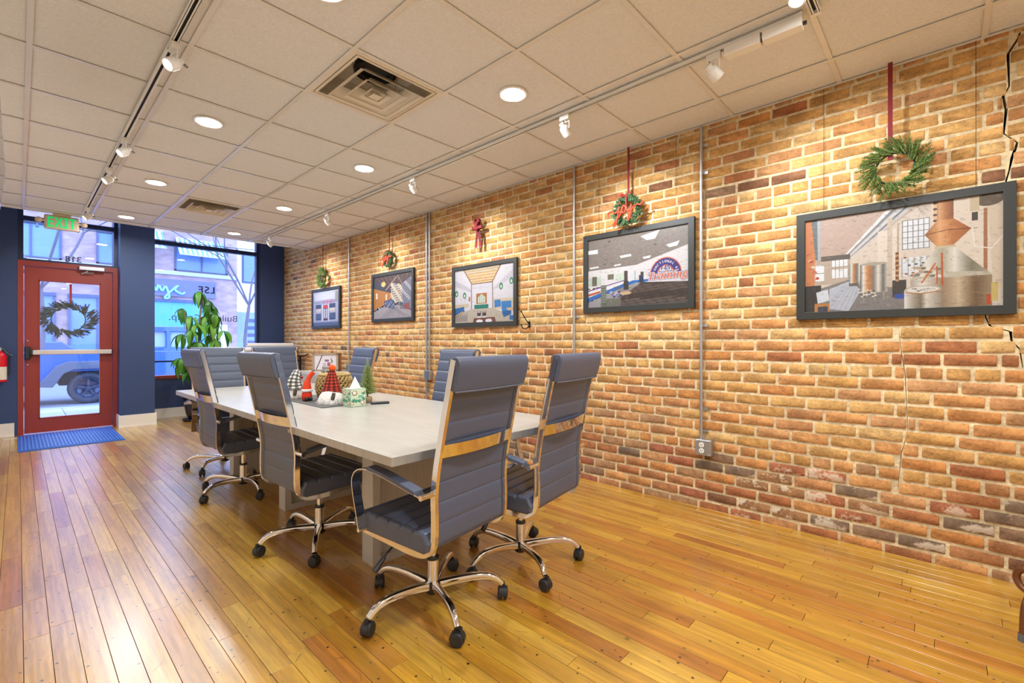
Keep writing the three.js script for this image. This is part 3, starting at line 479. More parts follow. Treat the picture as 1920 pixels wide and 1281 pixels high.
    const c = add('caster', mg([wheel(-0.014), wheel(0.014), hood, rod(V(-0.012, 0.029, 0), V(0.012, 0.029, 0), 0.006), rod(V(0, 0.045, 0.012), V(0, 0.072, 0.012), 0.009, 12)].map((q) => q.rotateY(yaw))), M.blackPlastic, base, 'black twin-wheel caster'); c.position.set(Math.sin(a) * 0.322, 0, Math.cos(a) * 0.322);
  }
  return t;
}
{
  const proto = makeChair(), D = Math.PI / 180;
  const list = [
    [1.300, -1.712, 187, -92, 'slate leather high-back office chair at the near table end, nearest the camera'],
    [1.885, -1.700, 189, -26, 'slate leather high-back office chair at the near table end, closer to the brick wall'],
    [1.240, -2.745, 92.5, -101, 'slate leather high-back office chair on the door side of the table, nearer the camera'],
    [1.245, -4.135, 90.5, -69, 'slate leather high-back office chair on the door side of the table, nearer the plant'],
    [1.365, -5.060, -4, -48, 'high-back office chair at the far table end, in front of the potted plant'],
    [1.960, -5.090, 2, 15, 'high-back office chair at the far table end, in front of the rolled plans'],
    [2.010, -4.210, -94, 30, 'high-back office chair on the brick wall side, behind the little fir tree'],
    [2.010, -2.790, -94, 5, 'high-back office chair on the brick wall side, half hidden by the nearest chair'],
  ];
  list.forEach(([x, z, deg, starDeg, label], i) => {
    const o = i ? proto.clone() : proto; o.name = numbered('office_chair'); o.position.set(x, 0, z); o.rotation.set(0, deg * D, 0); scene.add(o);
    o.userData = { label, category: 'chair', group: 'office chairs round the conference table' };
    o.getObjectByName('star_base').rotation.y = (starDeg - deg) * D;
  });
}
// ------------------------------------------------------------------ things on the brick wall
const RIGHT = -Math.PI / 2;                                       // turns +z towards the room
{
  // conduits with straps, couplings and boxes
  function conduit(label, z, y0, y1, couplings) {
    const t = thing('conduit', label, 'conduit', [XW - 0.026, 0, z], 0, 'steel conduits on the brick wall');
    add('pipe', cyl(0.0115, 0.0115, y1 - y0, 0, (y0 + y1) / 2, 0, 14), M.emt, t);
    for (const y of couplings) add('strap', mg([cyl(0.0145, 0.0145, 0.022, 0, y, 0, 14), bx(0.004, 0.02, 0.05, 0.012, y, 0.02)]), M.emt, t);
    return t;
  }
  conduit('grey steel conduit running down to the wall outlet', -1.287, 0.50, YC, [2.62, 2.42, 1.32, 0.72, 0.56]);
  conduit('steel conduit between the dining room picture and the gym picture', -2.404, 0.0, YC, [1.42]);
  conduit('left one of the twin steel conduits', -4.575, 0.862, YC, [2.52, 2.0, 1.72]); conduit('short steel conduit running down from the twin conduit box', -4.575, 0.0, 0.738, [0.62]);
  conduit('right one of the twin steel conduits', -4.515, 0.862, YC, [2.52]);
  conduit('steel conduit between the two farthest pictures', -6.49, 0.86, YC, []);
  function boxOn(label, z, y, w, h, plate) { const t = thing('switch_box', label, 'switch box', [XW - 0.008, y, z], RIGHT, 'steel boxes on the brick wall'); add('back_box', rb(w, h, 0.045, 0.004, 0, 0, 0.0225), M.steelBox, t); add('cover', rb(w * 0.62, h * 0.9, 0.006, 0.002, 0, 0, 0.047), plate, t); return t; }
  boxOn('small steel switch box under the twin conduits', -4.535, 0.80, 0.12, 0.115, std({ color: rgb(120, 128, 138), roughness: 0.4, metalness: 0.5 }));
  boxOn('small steel switch box at the foot of the far conduit', -6.49, 0.80, 0.08, 0.115, std({ color: rgb(120, 140, 168), roughness: 0.4, metalness: 0.5 }));
  const o = thing('wall_outlet', 'grey steel duplex outlet low on the brick wall', 'outlet', [XW - 0.008, 0.445, -1.262], RIGHT);
  add('back_box', rb(0.112, 0.112, 0.048, 0.005, 0, 0, 0.024), M.steelBox, o); add('cover_plate', rb(0.108, 0.108, 0.008, 0.004, 0, 0, 0.052), M.steelBox, o);
  for (const y of [0.021, -0.021]) { const r = add('receptacle', new THREE.CylinderGeometry(0.0175, 0.0175, 0.005, 20).rotateX(Math.PI / 2).translate(-0.008, y, 0.058), M.white, o, 'ivory receptacle'); add('contact_slot', mg([bx(0.003, 0.011, 0.002, -0.014, y + 0.003, 0.0606), bx(0.003, 0.011, 0.002, -0.002, y + 0.003, 0.0606), cyl(0.003, 0.003, 0.002, 0, 0, 0, 8).rotateX(Math.PI / 2).translate(-0.008, y - 0.009, 0.0606)]), M.blackPlastic, r); }
  for (const [x, y] of [[-0.044, 0.044], [0.044, -0.044]]) add('screw', sph(0.004, x, y, 0.056, 8), M.emt, o);
  // coat hook
  const k = thing('coat_hook', 'black iron coat hook beside the dining room picture', 'hook', [XW - 0.008, 1.415, -2.965], RIGHT);
  add('base_plate', rb(0.025, 0.06, 0.006, 0.003, 0.02, -0.045, 0.003), M.blackMetal, k);
  add('long_prong', tube([V(0.02, -0.04, 0.004), V(0.015, -0.01, 0.035), V(-0.005, 0.03, 0.05), V(-0.03, 0.075, 0.06)], 0.005, 20, 8), M.blackMetal, k); add('short_prong', tube([V(0.02, -0.05, 0.004), V(0.01, -0.085, 0.03), V(-0.015, -0.085, 0.055), V(-0.03, -0.055, 0.06)], 0.005, 18, 8), M.blackMetal, k);
  add('prong_tip', sph(0.009, -0.032, 0.078, 0.061, 10), M.blackMetal, k); add('prong_tip', sph(0.009, -0.031, -0.052, 0.061, 10), M.blackMetal, k);
}

// ---- the five framed photographs
const grad = (c, x0, y0, x1, y1, stops) => { const g = c.createLinearGradient(x0, y0, x1, y1); stops.forEach(([a, b]) => g.addColorStop(a, b)); return g; };
const poly = (c, fill, pts) => { c.fillStyle = fill; c.beginPath(); pts.forEach(([x, y], i) => i ? c.lineTo(x, y) : c.moveTo(x, y)); c.closePath(); c.fill(); };
const rect = (c, fill, x, y, w, h) => { c.fillStyle = fill; c.fillRect(x, y, w, h); };
const line = (c, col, w, ...p) => { c.strokeStyle = col; c.lineWidth = w; c.beginPath(); p.forEach(([x, y], i) => i ? c.lineTo(x, y) : c.moveTo(x, y)); c.stroke(); };
const oval = (c, fill, x, y, rx, ry) => { c.fillStyle = fill; c.beginPath(); c.ellipse(x, y, rx, ry, 0, 0, Math.PI * 2); c.fill(); };
const prints = {
  still(c) { // copper still in a white brewhouse; 1000 x 660
    rect(c, '#e6d8c8', 0, 0, 1000, 660); poly(c, '#cdb5a6', [[0, 0], [640, 0], [250, 300], [80, 300]]); poly(c, '#d98a5a', [[0, 0], [40, 0], [90, 330], [90, 560], [0, 600]]);
    for (const [a, b, col] of [[60, 80, '#b8c0cc'], [40, 66, '#7a7f80']]) poly(c, col, [[a, 0], [a + 36, 0], [b + 14, 290], [b, 290]]);
    for (const [x, col, w] of [[470, '#f4f4f4', 26], [500, '#8d949c', 12], [530, '#dcdfe2', 26], [562, '#777c80', 8], [585, '#cfd2d4', 12]]) poly(c, col, [[x, 0], [x + w * 2, 0], [205 + (x - 470) * 0.45 + w * 0.4, 310], [205 + (x - 470) * 0.45, 310]]);
    rect(c, '#efe2d2', 420, 140, 120, 420); rect(c, '#d8c8b4', 470, 60, 26, 520); rect(c, '#c3b19c', 520, 100, 10, 480);
    rect(c, '#c9b8a6', 60, 290, 210, 180); rect(c, '#f6fbff', 66, 330, 52, 110); rect(c, '#fafdff', 165, 300, 90, 46); rect(c, '#fafdff', 165, 366, 90, 60); for (const x of [185, 208, 232]) line(c, '#8a8a86', 3, [x, 300], [x, 426]); line(c, '#787570', 4, [66, 385], [118, 385]); rect(c, '#6d6660', 100, 268, 170, 34);
    poly(c, '#8d8884', [[70, 500], [270, 440], [560, 540], [620, 660], [60, 660]]); poly(c, '#c6ccd8', [[150, 500], [270, 452], [330, 520], [260, 660], [150, 640]]); for (let i = 0; i < 14; i++) line(c, 'rgba(90,84,80,.35)', 2, [100 + i * 34, 660], [250 + i * 14, 470]);
    rect(c, grad(c, 262, 0, 320, 0, [[0, '#8b8a86'], [0.25, '#f0ede6'], [0.5, '#c98a52'], [0.8, '#7c7974'], [1, '#d8d6d0']]), 262, 336, 60, 150); rect(c, '#6f6c66', 264, 470, 54, 20);
    rect(c, grad(c, 325, 0, 470, 0, [[0, '#6a6862'], [0.12, '#f6f2ea'], [0.3, '#d88a4c'], [0.5, '#8a8278'], [0.68, '#efe9dc'], [0.85, '#77736a'], [1, '#d6d2c6']]), 325, 350, 145, 190); oval(c, '#b8aea0', 397, 350, 72, 10); for (const x of [345, 400, 452]) poly(c, '#a39c8c', [[x - 8, 535], [x + 8, 535], [x + 3, 600], [x - 3, 600]]); for (let i = 0; i < 24; i++) oval(c, ['#dcd8ce', '#6a665e', '#f4efe4'][i % 3], 320 + (i * 37) % 90, 520 + (i * 23) % 50, 7, 5);
    rect(c, '#f2f6fb', 545, 90, 135, 190); c.fillStyle = '#7e7f7c'; for (let i = 0; i <= 5; i++) c.fillRect(545 + i * 26, 90, 4, 190); for (let i = 0; i <= 5; i++) c.fillRect(545, 90 + i * 37, 135, 4);
    rect(c, '#eaf2f8', 545, 330, 130, 120); for (let i = 0; i < 5; i++) line(c, '#8d867c', 3, [545 + i * 30, 330], [545 + i * 30, 450]); for (let i = 0; i < 26; i++) oval(c, ['#b0683a', '#c9bca8', '#6e6a62', '#e9e2d4'][i % 4], 560 + (i * 41) % 130, 330 + (i * 29) % 120, 9, 6);
    rect(c, '#8a6a4a', 512, 290, 16, 190); rect(c, '#4a4640', 496, 470, 70, 110); for (let i = 0; i < 12; i++) oval(c, i % 2 ? '#d4a070' : '#7c5234', 520, 296 + i * 16, 9, 7); rect(c, '#3a58b0', 508, 560, 56, 30);
    rect(c, '#efe0cc', 690, 0, 310, 480); poly(c, '#e4d2ba', [[930, 0], [1000, 0], [1000, 560], [960, 560]]); rect(c, '#b07a52', 918, 80, 16, 400); line(c, '#fff6ea', 6, [870, 190], [880, 300], [950, 320], [1000, 250]); oval(c, '#6a5a46', 940, 20, 70, 50); rect(c, '#d8c4a2', 860, 0, 40, 90); rect(c, '#4b4038', 868, 96, 26, 50);
    rect(c, grad(c, 690, 0, 800, 0, [[0, '#6e4426'], [0.3, '#e8b078'], [0.6, '#b87440'], [1, '#7a4a2a']]), 712, 0, 76, 130); for (let i = 0; i < 7; i++) oval(c, i % 2 ? '#f0c490' : '#6a4026', 704, 10 + i * 18, 10, 8);
    poly(c, grad(c, 650, 0, 870, 0, [[0, '#9a5a2c'], [0.35, '#f0b47a'], [0.6, '#c98148'], [1, '#a8642f']]), [[712, 118], [790, 118], [866, 190], [786, 280], [712, 280], [655, 200]]); line(c, '#8a4e24', 5, [655, 200], [760, 182], [866, 190]); rect(c, '#d6c8a8', 700, 278, 100, 16);
    poly(c, grad(c, 590, 0, 960, 0, [[0, '#8d8676'], [0.2, '#f0ebdc'], [0.4, '#b9b19a'], [0.55, '#f4f0e2'], [0.75, '#8a836c'], [1, '#c2bba2']]), [[706, 292], [796, 292], [950, 470], [590, 470]]); oval(c, '#cfc8b2', 770, 472, 184, 30);
    rect(c, grad(c, 590, 0, 960, 0, [[0, '#b9b2a2'], [0.15, '#f2eee4'], [0.4, '#a48c70'], [0.6, '#d8c2a0'], [0.8, '#7a5e40'], [1, '#b09a7c']]), 586, 474, 368, 186); for (let i = 0; i < 18; i++) oval(c, ['#c4a888', '#8a8070', '#f6f2e8'][i % 3], 610 + (i * 53) % 130, 400 + (i * 31) % 66, 14, 8); line(c, '#c8602c', 9, [735, 320], [738, 520]); line(c, '#d0703a', 8, [706, 380], [640, 500]); line(c, '#c8602c', 7, [712, 400], [714, 510]);
    rect(c, grad(c, 560, 0, 730, 0, [[0, '#f2eee6'], [0.25, '#b0a694'], [0.45, '#8a7c66'], [0.6, '#e9e2d4'], [1, '#a89c88']]), 556, 540, 176, 120); oval(c, '#cabfae', 644, 540, 88, 26); oval(c, '#f0ece2', 644, 540, 76, 19); for (let i = 0; i < 12; i++) oval(c, ['#7a7266', '#d8d2c6'][i % 2], 600 + (i * 37) % 90, 532 + (i * 11) % 18, 8, 4); line(c, '#c87840', 5, [560, 556], [640, 566], [730, 552]);
    rect(c, '#3e3a36', 0, 470, 100, 190); poly(c, '#dfe6ee', [[70, 520], [140, 500], [150, 580], [80, 600]]); rect(c, '#c98a4a', 60, 600, 90, 60); rect(c, '#4a4a58', 80, 620, 60, 40); for (let i = 0; i < 10; i++) oval(c, ['#c84a2c', '#e8d8c8', '#d08a6a'][i % 3], 20 + (i * 13) % 60, 250 + (i * 41) % 200, 12, 9); rect(c, '#c85028', 930, 590, 18, 60); rect(c, '#d8c070', 950, 520, 28, 110);
  },
  gym(c) { // 1000 x 660
    rect(c, '#8d827a', 0, 0, 1000, 330); for (let i = 0; i < 15; i++) line(c, 'rgba(150,140,132,.7)', 3, [0, i * 22], [1000, i * 11 + 20]); poly(c, '#ece9ea', [[0, 300], [520, 292], [520, 440], [0, 470]]); poly(c, '#e9e6e8', [[520, 292], [1000, 170], [1000, 480], [520, 450]]);
    for (const p of [[[560, 40], [740, 10], [700, 80], [620, 84]], [[800, 150], [920, 130], [900, 170], [830, 176]], [[0, 100], [110, 100], [110, 140], [0, 136]], [[350, 190], [460, 185], [470, 206], [360, 212]], [[580, 230], [660, 222], [650, 244], [590, 246]], [[20, 266], [120, 262], [120, 276], [20, 280]], [[290, 268], [360, 264], [360, 278], [290, 282]]]) poly(c, '#ffffff', p);
    for (const [x, y] of [[190, 250], [700, 130], [240, 40]]) oval(c, '#4a443e', x, y, 16, 5);
    rect(c, '#c9dcc8', 10, 370, 140, 80); rect(c, '#6e6a58', 46, 360, 54, 90); rect(c, '#d6e6d6', 300, 352, 90, 70); rect(c, '#7c7662', 220, 352, 66, 50); rect(c, '#dfe9ef', 470, 350, 40, 90); line(c, '#5a5654', 4, [505, 340], [505, 450]);
    poly(c, '#2f6fc4', [[0, 560], [480, 430], [640, 430], [640, 448], [330, 500], [0, 600]]); poly(c, '#f2f2f6', [[0, 500], [430, 420], [430, 440], [0, 560]]); poly(c, '#7a3f8a', [[0, 490], [430, 412], [430, 420], [0, 500]]); poly(c, '#d06a3c', [[0, 526], [140, 500], [140, 520], [0, 548]]);
    poly(c, '#4a3c34', [[540, 452], [1000, 480], [1000, 660], [240, 660], [330, 560]]); poly(c, '#a8a4a6', [[0, 610], [330, 500], [520, 450], [560, 460], [340, 590], [330, 660], [0, 660]]); for (let i = 0; i < 60; i++) oval(c, ['rgba(120,104,94,.5)', 'rgba(50,40,34,.5)', 'rgba(160,150,150,.35)'][i % 3], 330 + (i * 97) % 670, 480 + (i * 61) % 180, 46, 9);
    rect(c, '#77766a', 160, 580, 200, 80); rect(c, '#6a7062', 145, 450, 60, 210); for (let i = 0; i < 7; i++) rect(c, '#9aa294', 148, 462 + i * 24, 54, 8); for (let i = 0; i < 12; i++) oval(c, ['#8a8ab0', '#4a4668', '#c0c0d0'][i % 3], 250 + (i * 23) % 120, 520 + (i * 13) % 46, 14, 12); rect(c, '#4e4844', 395, 335, 36, 170); rect(c, '#3a3630', 390, 430, 50, 80); rect(c, '#303a58', 545, 388, 44, 66); rect(c, '#4a4a44', 560, 360, 30, 40); oval(c, '#d8b890', 410, 540, 60, 16);
    c.lineWidth = 58; c.strokeStyle = '#3c2f86'; c.beginPath(); c.arc(795, 400, 108, Math.PI * 1.02, Math.PI * 1.99); c.stroke(); c.lineWidth = 9; c.strokeStyle = '#e0714a'; for (const r of [140, 74]) { c.beginPath(); c.arc(795, 400, r, Math.PI * 1.02, Math.PI * 1.99); c.stroke(); }
    c.fillStyle = '#f4f2f6'; c.font = 'bold 30px sans-serif'; c.textAlign = 'center'; [...'FUNCTIONAL 45'].forEach((ch, i, s) => { const a = Math.PI * (1.07 + 0.86 * i / (s.length - 1)); c.save(); c.translate(795 + Math.cos(a) * 98, 400 + Math.sin(a) * 98); c.rotate(a + Math.PI / 2); c.fillText(ch, 0, 0); c.restore(); });
    c.strokeStyle = '#3c2f86'; c.lineWidth = 5; c.strokeRect(738, 316, 112, 62); c.fillStyle = '#3c2f86'; c.font = 'bold 54px sans-serif'; c.fillText('F45', 794, 366); c.font = 'italic bold 82px serif'; c.lineWidth = 16; c.strokeStyle = '#3c2f86'; c.strokeText('Training', 806, 440); c.lineWidth = 9; c.strokeStyle = '#f6f2f0'; c.strokeText('Training', 806, 440); c.fillStyle = '#e0623a'; c.fillText('Training', 806, 440);
  },
  dining(c) { // 1000 x 680
    rect(c, '#e6e2e8', 0, 0, 1000, 680); poly(c, '#cfcad4', [[0, 120], [300, 260], [300, 300], [0, 200]]); poly(c, '#d2ced8', [[1000, 60], [680, 270], [680, 300], [1000, 160]]);
    poly(c, '#d8a868', [[160, 0], [800, 0], [660, 190], [310, 190]]); for (let i = 0; i < 6; i++) { const y = i * 34, a = i / 6; poly(c, i < 2 ? '#cfd0c0' : '#e8cfa4', [[190 + a * 130, y + 6], [770 - a * 120, y + 6], [762 - a * 120, y + 24], [200 + a * 130, y + 24]]); } line(c, '#8a5a34', 12, [160, 0], [310, 196], [660, 196], [800, 0]); line(c, '#7a5a48', 12, [305, 190], [305, 560]); line(c, '#7a5a48', 12, [664, 190], [670, 550]);
    rect(c, '#dedbe6', 330, 210, 320, 60); rect(c, '#b8763c', 390, 320, 180, 130); poly(c, '#d8e6d4', [[418, 440], [418, 370], [480, 330], [542, 370], [542, 440]]); for (const x of [450, 480, 512]) line(c, '#7aa07c', 6, [x, 350], [x, 440]); rect(c, '#1f7a68', 355, 460, 240, 80); for (let i = 0; i < 8; i++) line(c, '#2fa088', 5, [362 + i * 30, 462], [362 + i * 30, 540]);
    poly(c, '#d8c8a8', [[0, 440], [260, 440], [260, 480], [0, 500]]); poly(c, '#e0cfae', [[680, 400], [1000, 410], [1000, 560], [680, 520]]); poly(c, '#c9bcaa', [[0, 560], [300, 510], [660, 510], [1000, 620], [1000, 680], [0, 680]]); for (let i = 0; i < 40; i++) line(c, 'rgba(120,110,100,.4)', 2, [(i * 53) % 1000, 560 + (i * 31) % 120], [(i * 53) % 1000 + 30, 560 + (i * 31) % 120]);
    poly(c, '#2f6fb0', [[0, 490], [170, 470], [180, 540], [0, 580]]); poly(c, '#3b86cc', [[690, 420], [790, 415], [800, 500], [700, 510]]); poly(c, '#3b86cc', [[800, 440], [960, 440], [960, 560], [820, 600]]); poly(c, '#2a66a8', [[820, 560], [960, 550], [960, 600], [840, 630]]); poly(c, '#3274b4', [[930, 610], [1000, 610], [1000, 670], [930, 660]]);
    poly(c, '#c9a684', [[0, 580], [140, 530], [170, 545], [0, 620]]); for (let i = 0; i < 16; i++) line(c, '#3a3450', 5, [20 + i * 14, 560 + (i % 3) * 14], [10 + i * 14, 660]); poly(c, '#d8b898', [[880, 520], [1000, 520], [1000, 560], [900, 550]]);
    for (const x of [440, 530]) { rect(c, '#4a3c40', x - 34, 540, 62, 60); rect(c, '#e4e4ec', x - 34, 606, 66, 34); oval(c, '#d8cfc8', x - 4, 552, 26, 9); } poly(c, '#7c4a34', [[350, 625], [700, 620], [720, 680], [330, 680]]); oval(c, '#f4f4f8', 445, 665, 56, 22); oval(c, '#f4f4f8', 600, 660, 56, 22);
    for (const [x, y] of [[30, 300], [180, 330], [800, 260], [960, 210]]) { oval(c, '#3a8a5a', x, y, 30, 40); oval(c, '#e6f0e6', x, y + 4, 13, 20); } oval(c, '#c08a4a', 270, 380, 18, 34);
  },
  timber(c) { // 1000 x 670
    rect(c, '#5a4238', 0, 0, 1000, 230); for (let i = 0; i < 18; i++) line(c, i % 2 ? '#8a624a' : '#3a2a24', 10, [i * 60, 0], [420 + i * 24, 250]); poly(c, '#4a4c50', [[0, 40], [420, 200], [420, 270], [0, 190]]); line(c, '#c8b49c', 14, [330, 230], [620, 40]); line(c, '#a89888', 12, [640, 20], [760, 160]); oval(c, '#ffce7a', 270, 130, 60, 40);
    poly(c, '#d08a38', [[0, 180], [470, 280], [470, 420], [0, 520]]); for (let i = 0; i < 7; i++) line(c, '#8a5420', 8, [40 + i * 62, 200 + i * 12], [40 + i * 62, 510 - i * 12]); rect(c, '#f6ecd4', 60, 260, 50, 90); rect(c, '#f0dcb4', 330, 290, 40, 90);
    poly(c, '#d9cdb4', [[470, 120], [760, 180], [760, 430], [470, 420]]); poly(c, '#8a90a4', [[760, 160], [1000, 60], [1000, 560], [760, 460]]); for (let r = 0; r < 9; r++) for (let i = 0; i < 16; i++) rect(c, ['#d8d0c0', '#a86a3c', '#58607a', '#ece6da', '#7a7068'][(r * 7 + i * 3) % 5], 470 + i * 33, 150 + r * 34 - (i > 8 ? (i - 8) * 8 : 0), 22, 20);
    poly(c, '#b4aaac', [[0, 560], [300, 480], [720, 470], [1000, 580], [1000, 670], [0, 670]]); for (let i = 0; i < 30; i++) line(c, 'rgba(110,100,104,.45)', 6, [200 + (i * 67) % 800, 660], [420 + (i * 31) % 220, 490]); poly(c, '#5a6684', [[290, 400], [480, 370], [560, 400], [560, 530], [310, 480]]); for (let i = 0; i < 30; i++) rect(c, ['#2a3450', '#8c98b8', '#c8ccd8'][i % 3], 300 + (i * 47) % 250, 400 + (i * 29) % 100, 16, 18); for (let i = 0; i < 18; i++) line(c, '#3a3440', 6, [700 + i * 14, 420 + (i % 4) * 20], [720 + i * 12, 540]); poly(c, '#a05a50', [[800, 470], [930, 450], [960, 560], [820, 540]]);
  },
  store(c) { // 1000 x 660
    rect(c, '#b9bcd6', 0, 0, 1000, 660); rect(c, '#d6d8e8', 0, 0, 1000, 60); poly(c, '#a8a894', [[860, 30], [960, 30], [960, 220], [860, 200]]); rect(c, '#e0e2ee', 40, 60, 820, 110); rect(c, '#9a9eb8', 60, 200, 860, 24);
    for (const [x, w] of [[110, 220], [640, 230]]) { rect(c, '#45506e', x, 250, w, 300); rect(c, '#e8dcd0', x + 10, 330, w - 20, 90); rect(c, '#28406a', x + 10, 440, w - 20, 110); for (let i = 0; i < 5; i++) rect(c, '#7a88aa', x + 16 + i * 40, 380, 14, 150); }
    rect(c, '#d8dcea', 350, 250, 60, 330); rect(c, '#d8dcea', 590, 250, 50, 330); rect(c, '#4e2c30', 415, 300, 170, 260); rect(c, '#cfd2da', 430, 340, 60, 180); rect(c, '#cfd2da', 510, 340, 60, 180); rect(c, '#e0402c', 400, 270, 190, 60); rect(c, '#c8ccd8', 400, 560, 200, 40); rect(c, '#5c6890', 0, 590, 1000, 70); rect(c, '#8690b4', 0, 580, 1000, 20);
    c.strokeStyle = '#d8607a'; c.lineWidth = 16; for (const [x, r] of [[430, 32], [560, 26], [700, 24]]) { c.beginPath(); c.ellipse(x, 208, r, 30, 0, 0, 7); c.stroke(); } for (const x of [490, 620, 650, 750, 780]) line(c, '#e08090', 12, [x, 180], [x, 238]);
  },
};
{
  const defs = [
    ['still', -0.686, 0.258, 1.340, 2.000, 'black-framed photograph of a copper still and steel tanks'],
    ['gym', -2.300, -1.332, 1.448, 2.118, 'black-framed photograph of a gym with a round wall logo'],
    ['dining', -4.085, -3.087, 1.364, 2.040, 'black-framed photograph of a dining room with blue benches'],
    ['timber', -5.830, -4.830, 1.466, 2.130, 'black-framed photograph of a timber shop interior'],
    ['store', -7.755, -6.757, 1.412, 2.062, 'black-framed photograph of a shop front with a red sign'],
  ];
  for (const [key, z0, z1, y0, y1, label] of defs) {
    const w = z1 - z0, h = y1 - y0, b = 0.046, t = thing('framed_photograph', label, 'picture', [XW - 0.012, (y0 + y1) / 2, (z0 + z1) / 2], RIGHT, 'framed photographs on the brick wall');
    const s = new THREE.Shape([V2(-w / 2, -h / 2), V2(w / 2, -h / 2), V2(w / 2, h / 2), V2(-w / 2, h / 2)]); s.holes.push(new THREE.Path([V2(-w / 2 + b, -h / 2 + b), V2(w / 2 - b, -h / 2 + b), V2(w / 2 - b, h / 2 - b), V2(-w / 2 + b, h / 2 - b)]));
    add('frame', new THREE.ExtrudeGeometry(s, { depth: 0.022, bevelEnabled: true, bevelSize: 0.002, bevelThickness: 0.003, bevelOffset: -0.002, bevelSegments: 2 }).translate(0, 0, 0.003), M.frameBlack, t);
    const H = key === 'dining' ? 680 : key === 'timber' ? 670 : 660, tex = canvasTex(1000, H, (c) => { prints[key](c); const Q = rng(key.length * 77 + H); for (let i = 0; i < 2600; i++) { const a = Q() < 0.5; c.fillStyle = a ? 'rgba(30,24,20,' + (0.04 + 0.10 * Q()) + ')' : 'rgba(255,250,240,' + (0.04 + 0.10 * Q()) + ')'; const w2 = 3 + 26 * Q() ** 2, h2 = 2 + 12 * Q() ** 2; c.fillRect(Q() * 1000, Q() * H, w2, h2); } }); const m = std({ map: tex, color: rgb(194, 192, 192), roughness: 0.4 });
    add('print', new THREE.BoxGeometry(w - 2 * b + 0.004, h - 2 * b + 0.004, 0.006).translate(0, 0, 0.012), [M.frameBlack, M.frameBlack, M.frameBlack, M.frameBlack, m, M.frameBlack], t, 'printed photograph');
    for (const sx of [-1, 1]) add('hanging_wire', rod(V(sx * w * 0.35, h / 2, 0.004), V(sx * w * 0.35, YC - (y0 + y1) / 2, 0.004), 0.0011, 5), M.blackMetal, t);
  }
}

// ---- wreaths, ribbons and the bow
const gingham = canvasTex(64, 64, (c) => { rect(c, '#b01828', 0, 0, 64, 64); for (let i = 0; i < 4; i++) { rect(c, 'rgba(60,6,14,.55)', i * 16, 0, 8, 64); rect(c, 'rgba(60,6,14,.55)', 0, i * 16, 64, 8); } });
const needleMats = [std({ color: rgb(96, 118, 52), roughness: 0.75 }), std({ color: rgb(86, 122, 82), roughness: 0.75 }), std({ color: rgb(40, 64, 56), roughness: 0.8 })];
function sprig(R, len, needle, thick) { // a twig with needles all round, growing along +y
  const g = [rod(V(0, 0, 0), V(0, len, 0), thick * 1.6, 4, thick * 0.7)], n = Math.round(len / 0.0036);
  for (let i = 0; i < n; i++) { const y = len * (0.08 + 0.92 * i / n), a = i * 2.4 + R(), up = 0.7 + 0.25 * R(), d = V(Math.cos(a) * Math.sin(up), Math.cos(up), Math.sin(a) * Math.sin(up)), c = new THREE.ConeGeometry(thick * 0.95, needle * (0.8 + 0.4 * R()), 3, 1, true).translate(0, needle / 2, 0); c.applyQuaternion(new THREE.Quaternion().setFromUnitVectors(V(0, 1, 0), d)); g.push(c.translate(0, y, 0)); }
  return mg(g);
}
function wreathFoliage(seed, r, count, len, needle, thick, depth = 0.02, wild = 0.5) {
  const R = rng(seed), kinds = [0, 1, 2, 3].map(() => sprig(R, len * (0.8 + 0.4 * R()), needle, thick)), out = [];
  for (let i = 0; i < count; i++) {
    const a = i / count * Math.PI * 2 + (R() - 0.5) * 0.4, rr = r * (0.85 + 0.3 * R()), p = V(Math.cos(a) * rr, Math.sin(a) * rr, (R() - 0.3) * depth);
    const dir = V(Math.cos(a), Math.sin(a), 0).multiplyScalar(0.35 + 0.65 * R()).add(V(-Math.sin(a), Math.cos(a), 0).multiplyScalar(0.5 + wild * R() * (R() < 0.15 ? -1 : 1))).add(V(0, 0, 0.1 + 0.75 * R() * wild)).normalize();
    out.push(kinds[i % 4].clone().applyQuaternion(new THREE.Quaternion().setFromUnitVectors(V(0, 1, 0), dir)).translate(p.x, p.y, p.z));
  }
  return mg(out);
}
const ring = (r, t) => new THREE.TorusGeometry(r, t, 6, 36);
const letterTube = (pts, r) => tube(pts.map(([x, y, z = 0]) => V(x, y, z)), r, pts.length * 6, 6);
function joySign(s) { // flowing script letters with a long swash on each side
  const r = 0.0065;
  return { j: mg([letterTube([[-0.145, -0.02], [-0.15, 0.012], [-0.12, 0.022], [-0.08, 0.004], [-0.055, 0.035], [-0.05, 0.05], [-0.062, -0.02], [-0.08, -0.085], [-0.095, -0.098], [-0.092, -0.07], [-0.05, -0.03], [-0.035, 0.0]].map(([x, y]) => [x * s, y * s]), r), sph(r * 1.4, -0.045 * s, 0.075 * s, 0, 8)]), o: letterTube([[-0.035, 0], [-0.025, 0.04], [-0.005, 0.052], [0.008, 0.03], [0.0, 0.0], [-0.02, -0.004], [-0.028, 0.02], [-0.012, 0.046], [0.012, 0.044]].map(([x, y]) => [x * s, y * s]), r), y: letterTube([[0.012, 0.044], [0.02, 0.008], [0.036, 0.004], [0.052, 0.04], [0.056, 0.05], [0.05, 0.0], [0.04, -0.06], [0.028, -0.072], [0.03, -0.045], [0.07, 0.02], [0.11, 0.04], [0.135, 0.03], [0.15, 0.05], [0.165, 0.04]].map(([x, y]) => [x * s, y * s]), r) };
}
function bowShape(w) { const loop = (s) => tube([V(0, 0, 0), V(s * w * 0.5, w * 0.22, 0.006), V(s * w, w * 0.28, 0.012), V(s * w * 1.05, w * 0.02, 0.012), V(s * w * 0.5, -w * 0.06, 0.006), V(0, 0, 0)], 0.0045, 20, 6); return [loop(-1), loop(1), sph(0.008, 0, 0, 0.006, 10)]; }
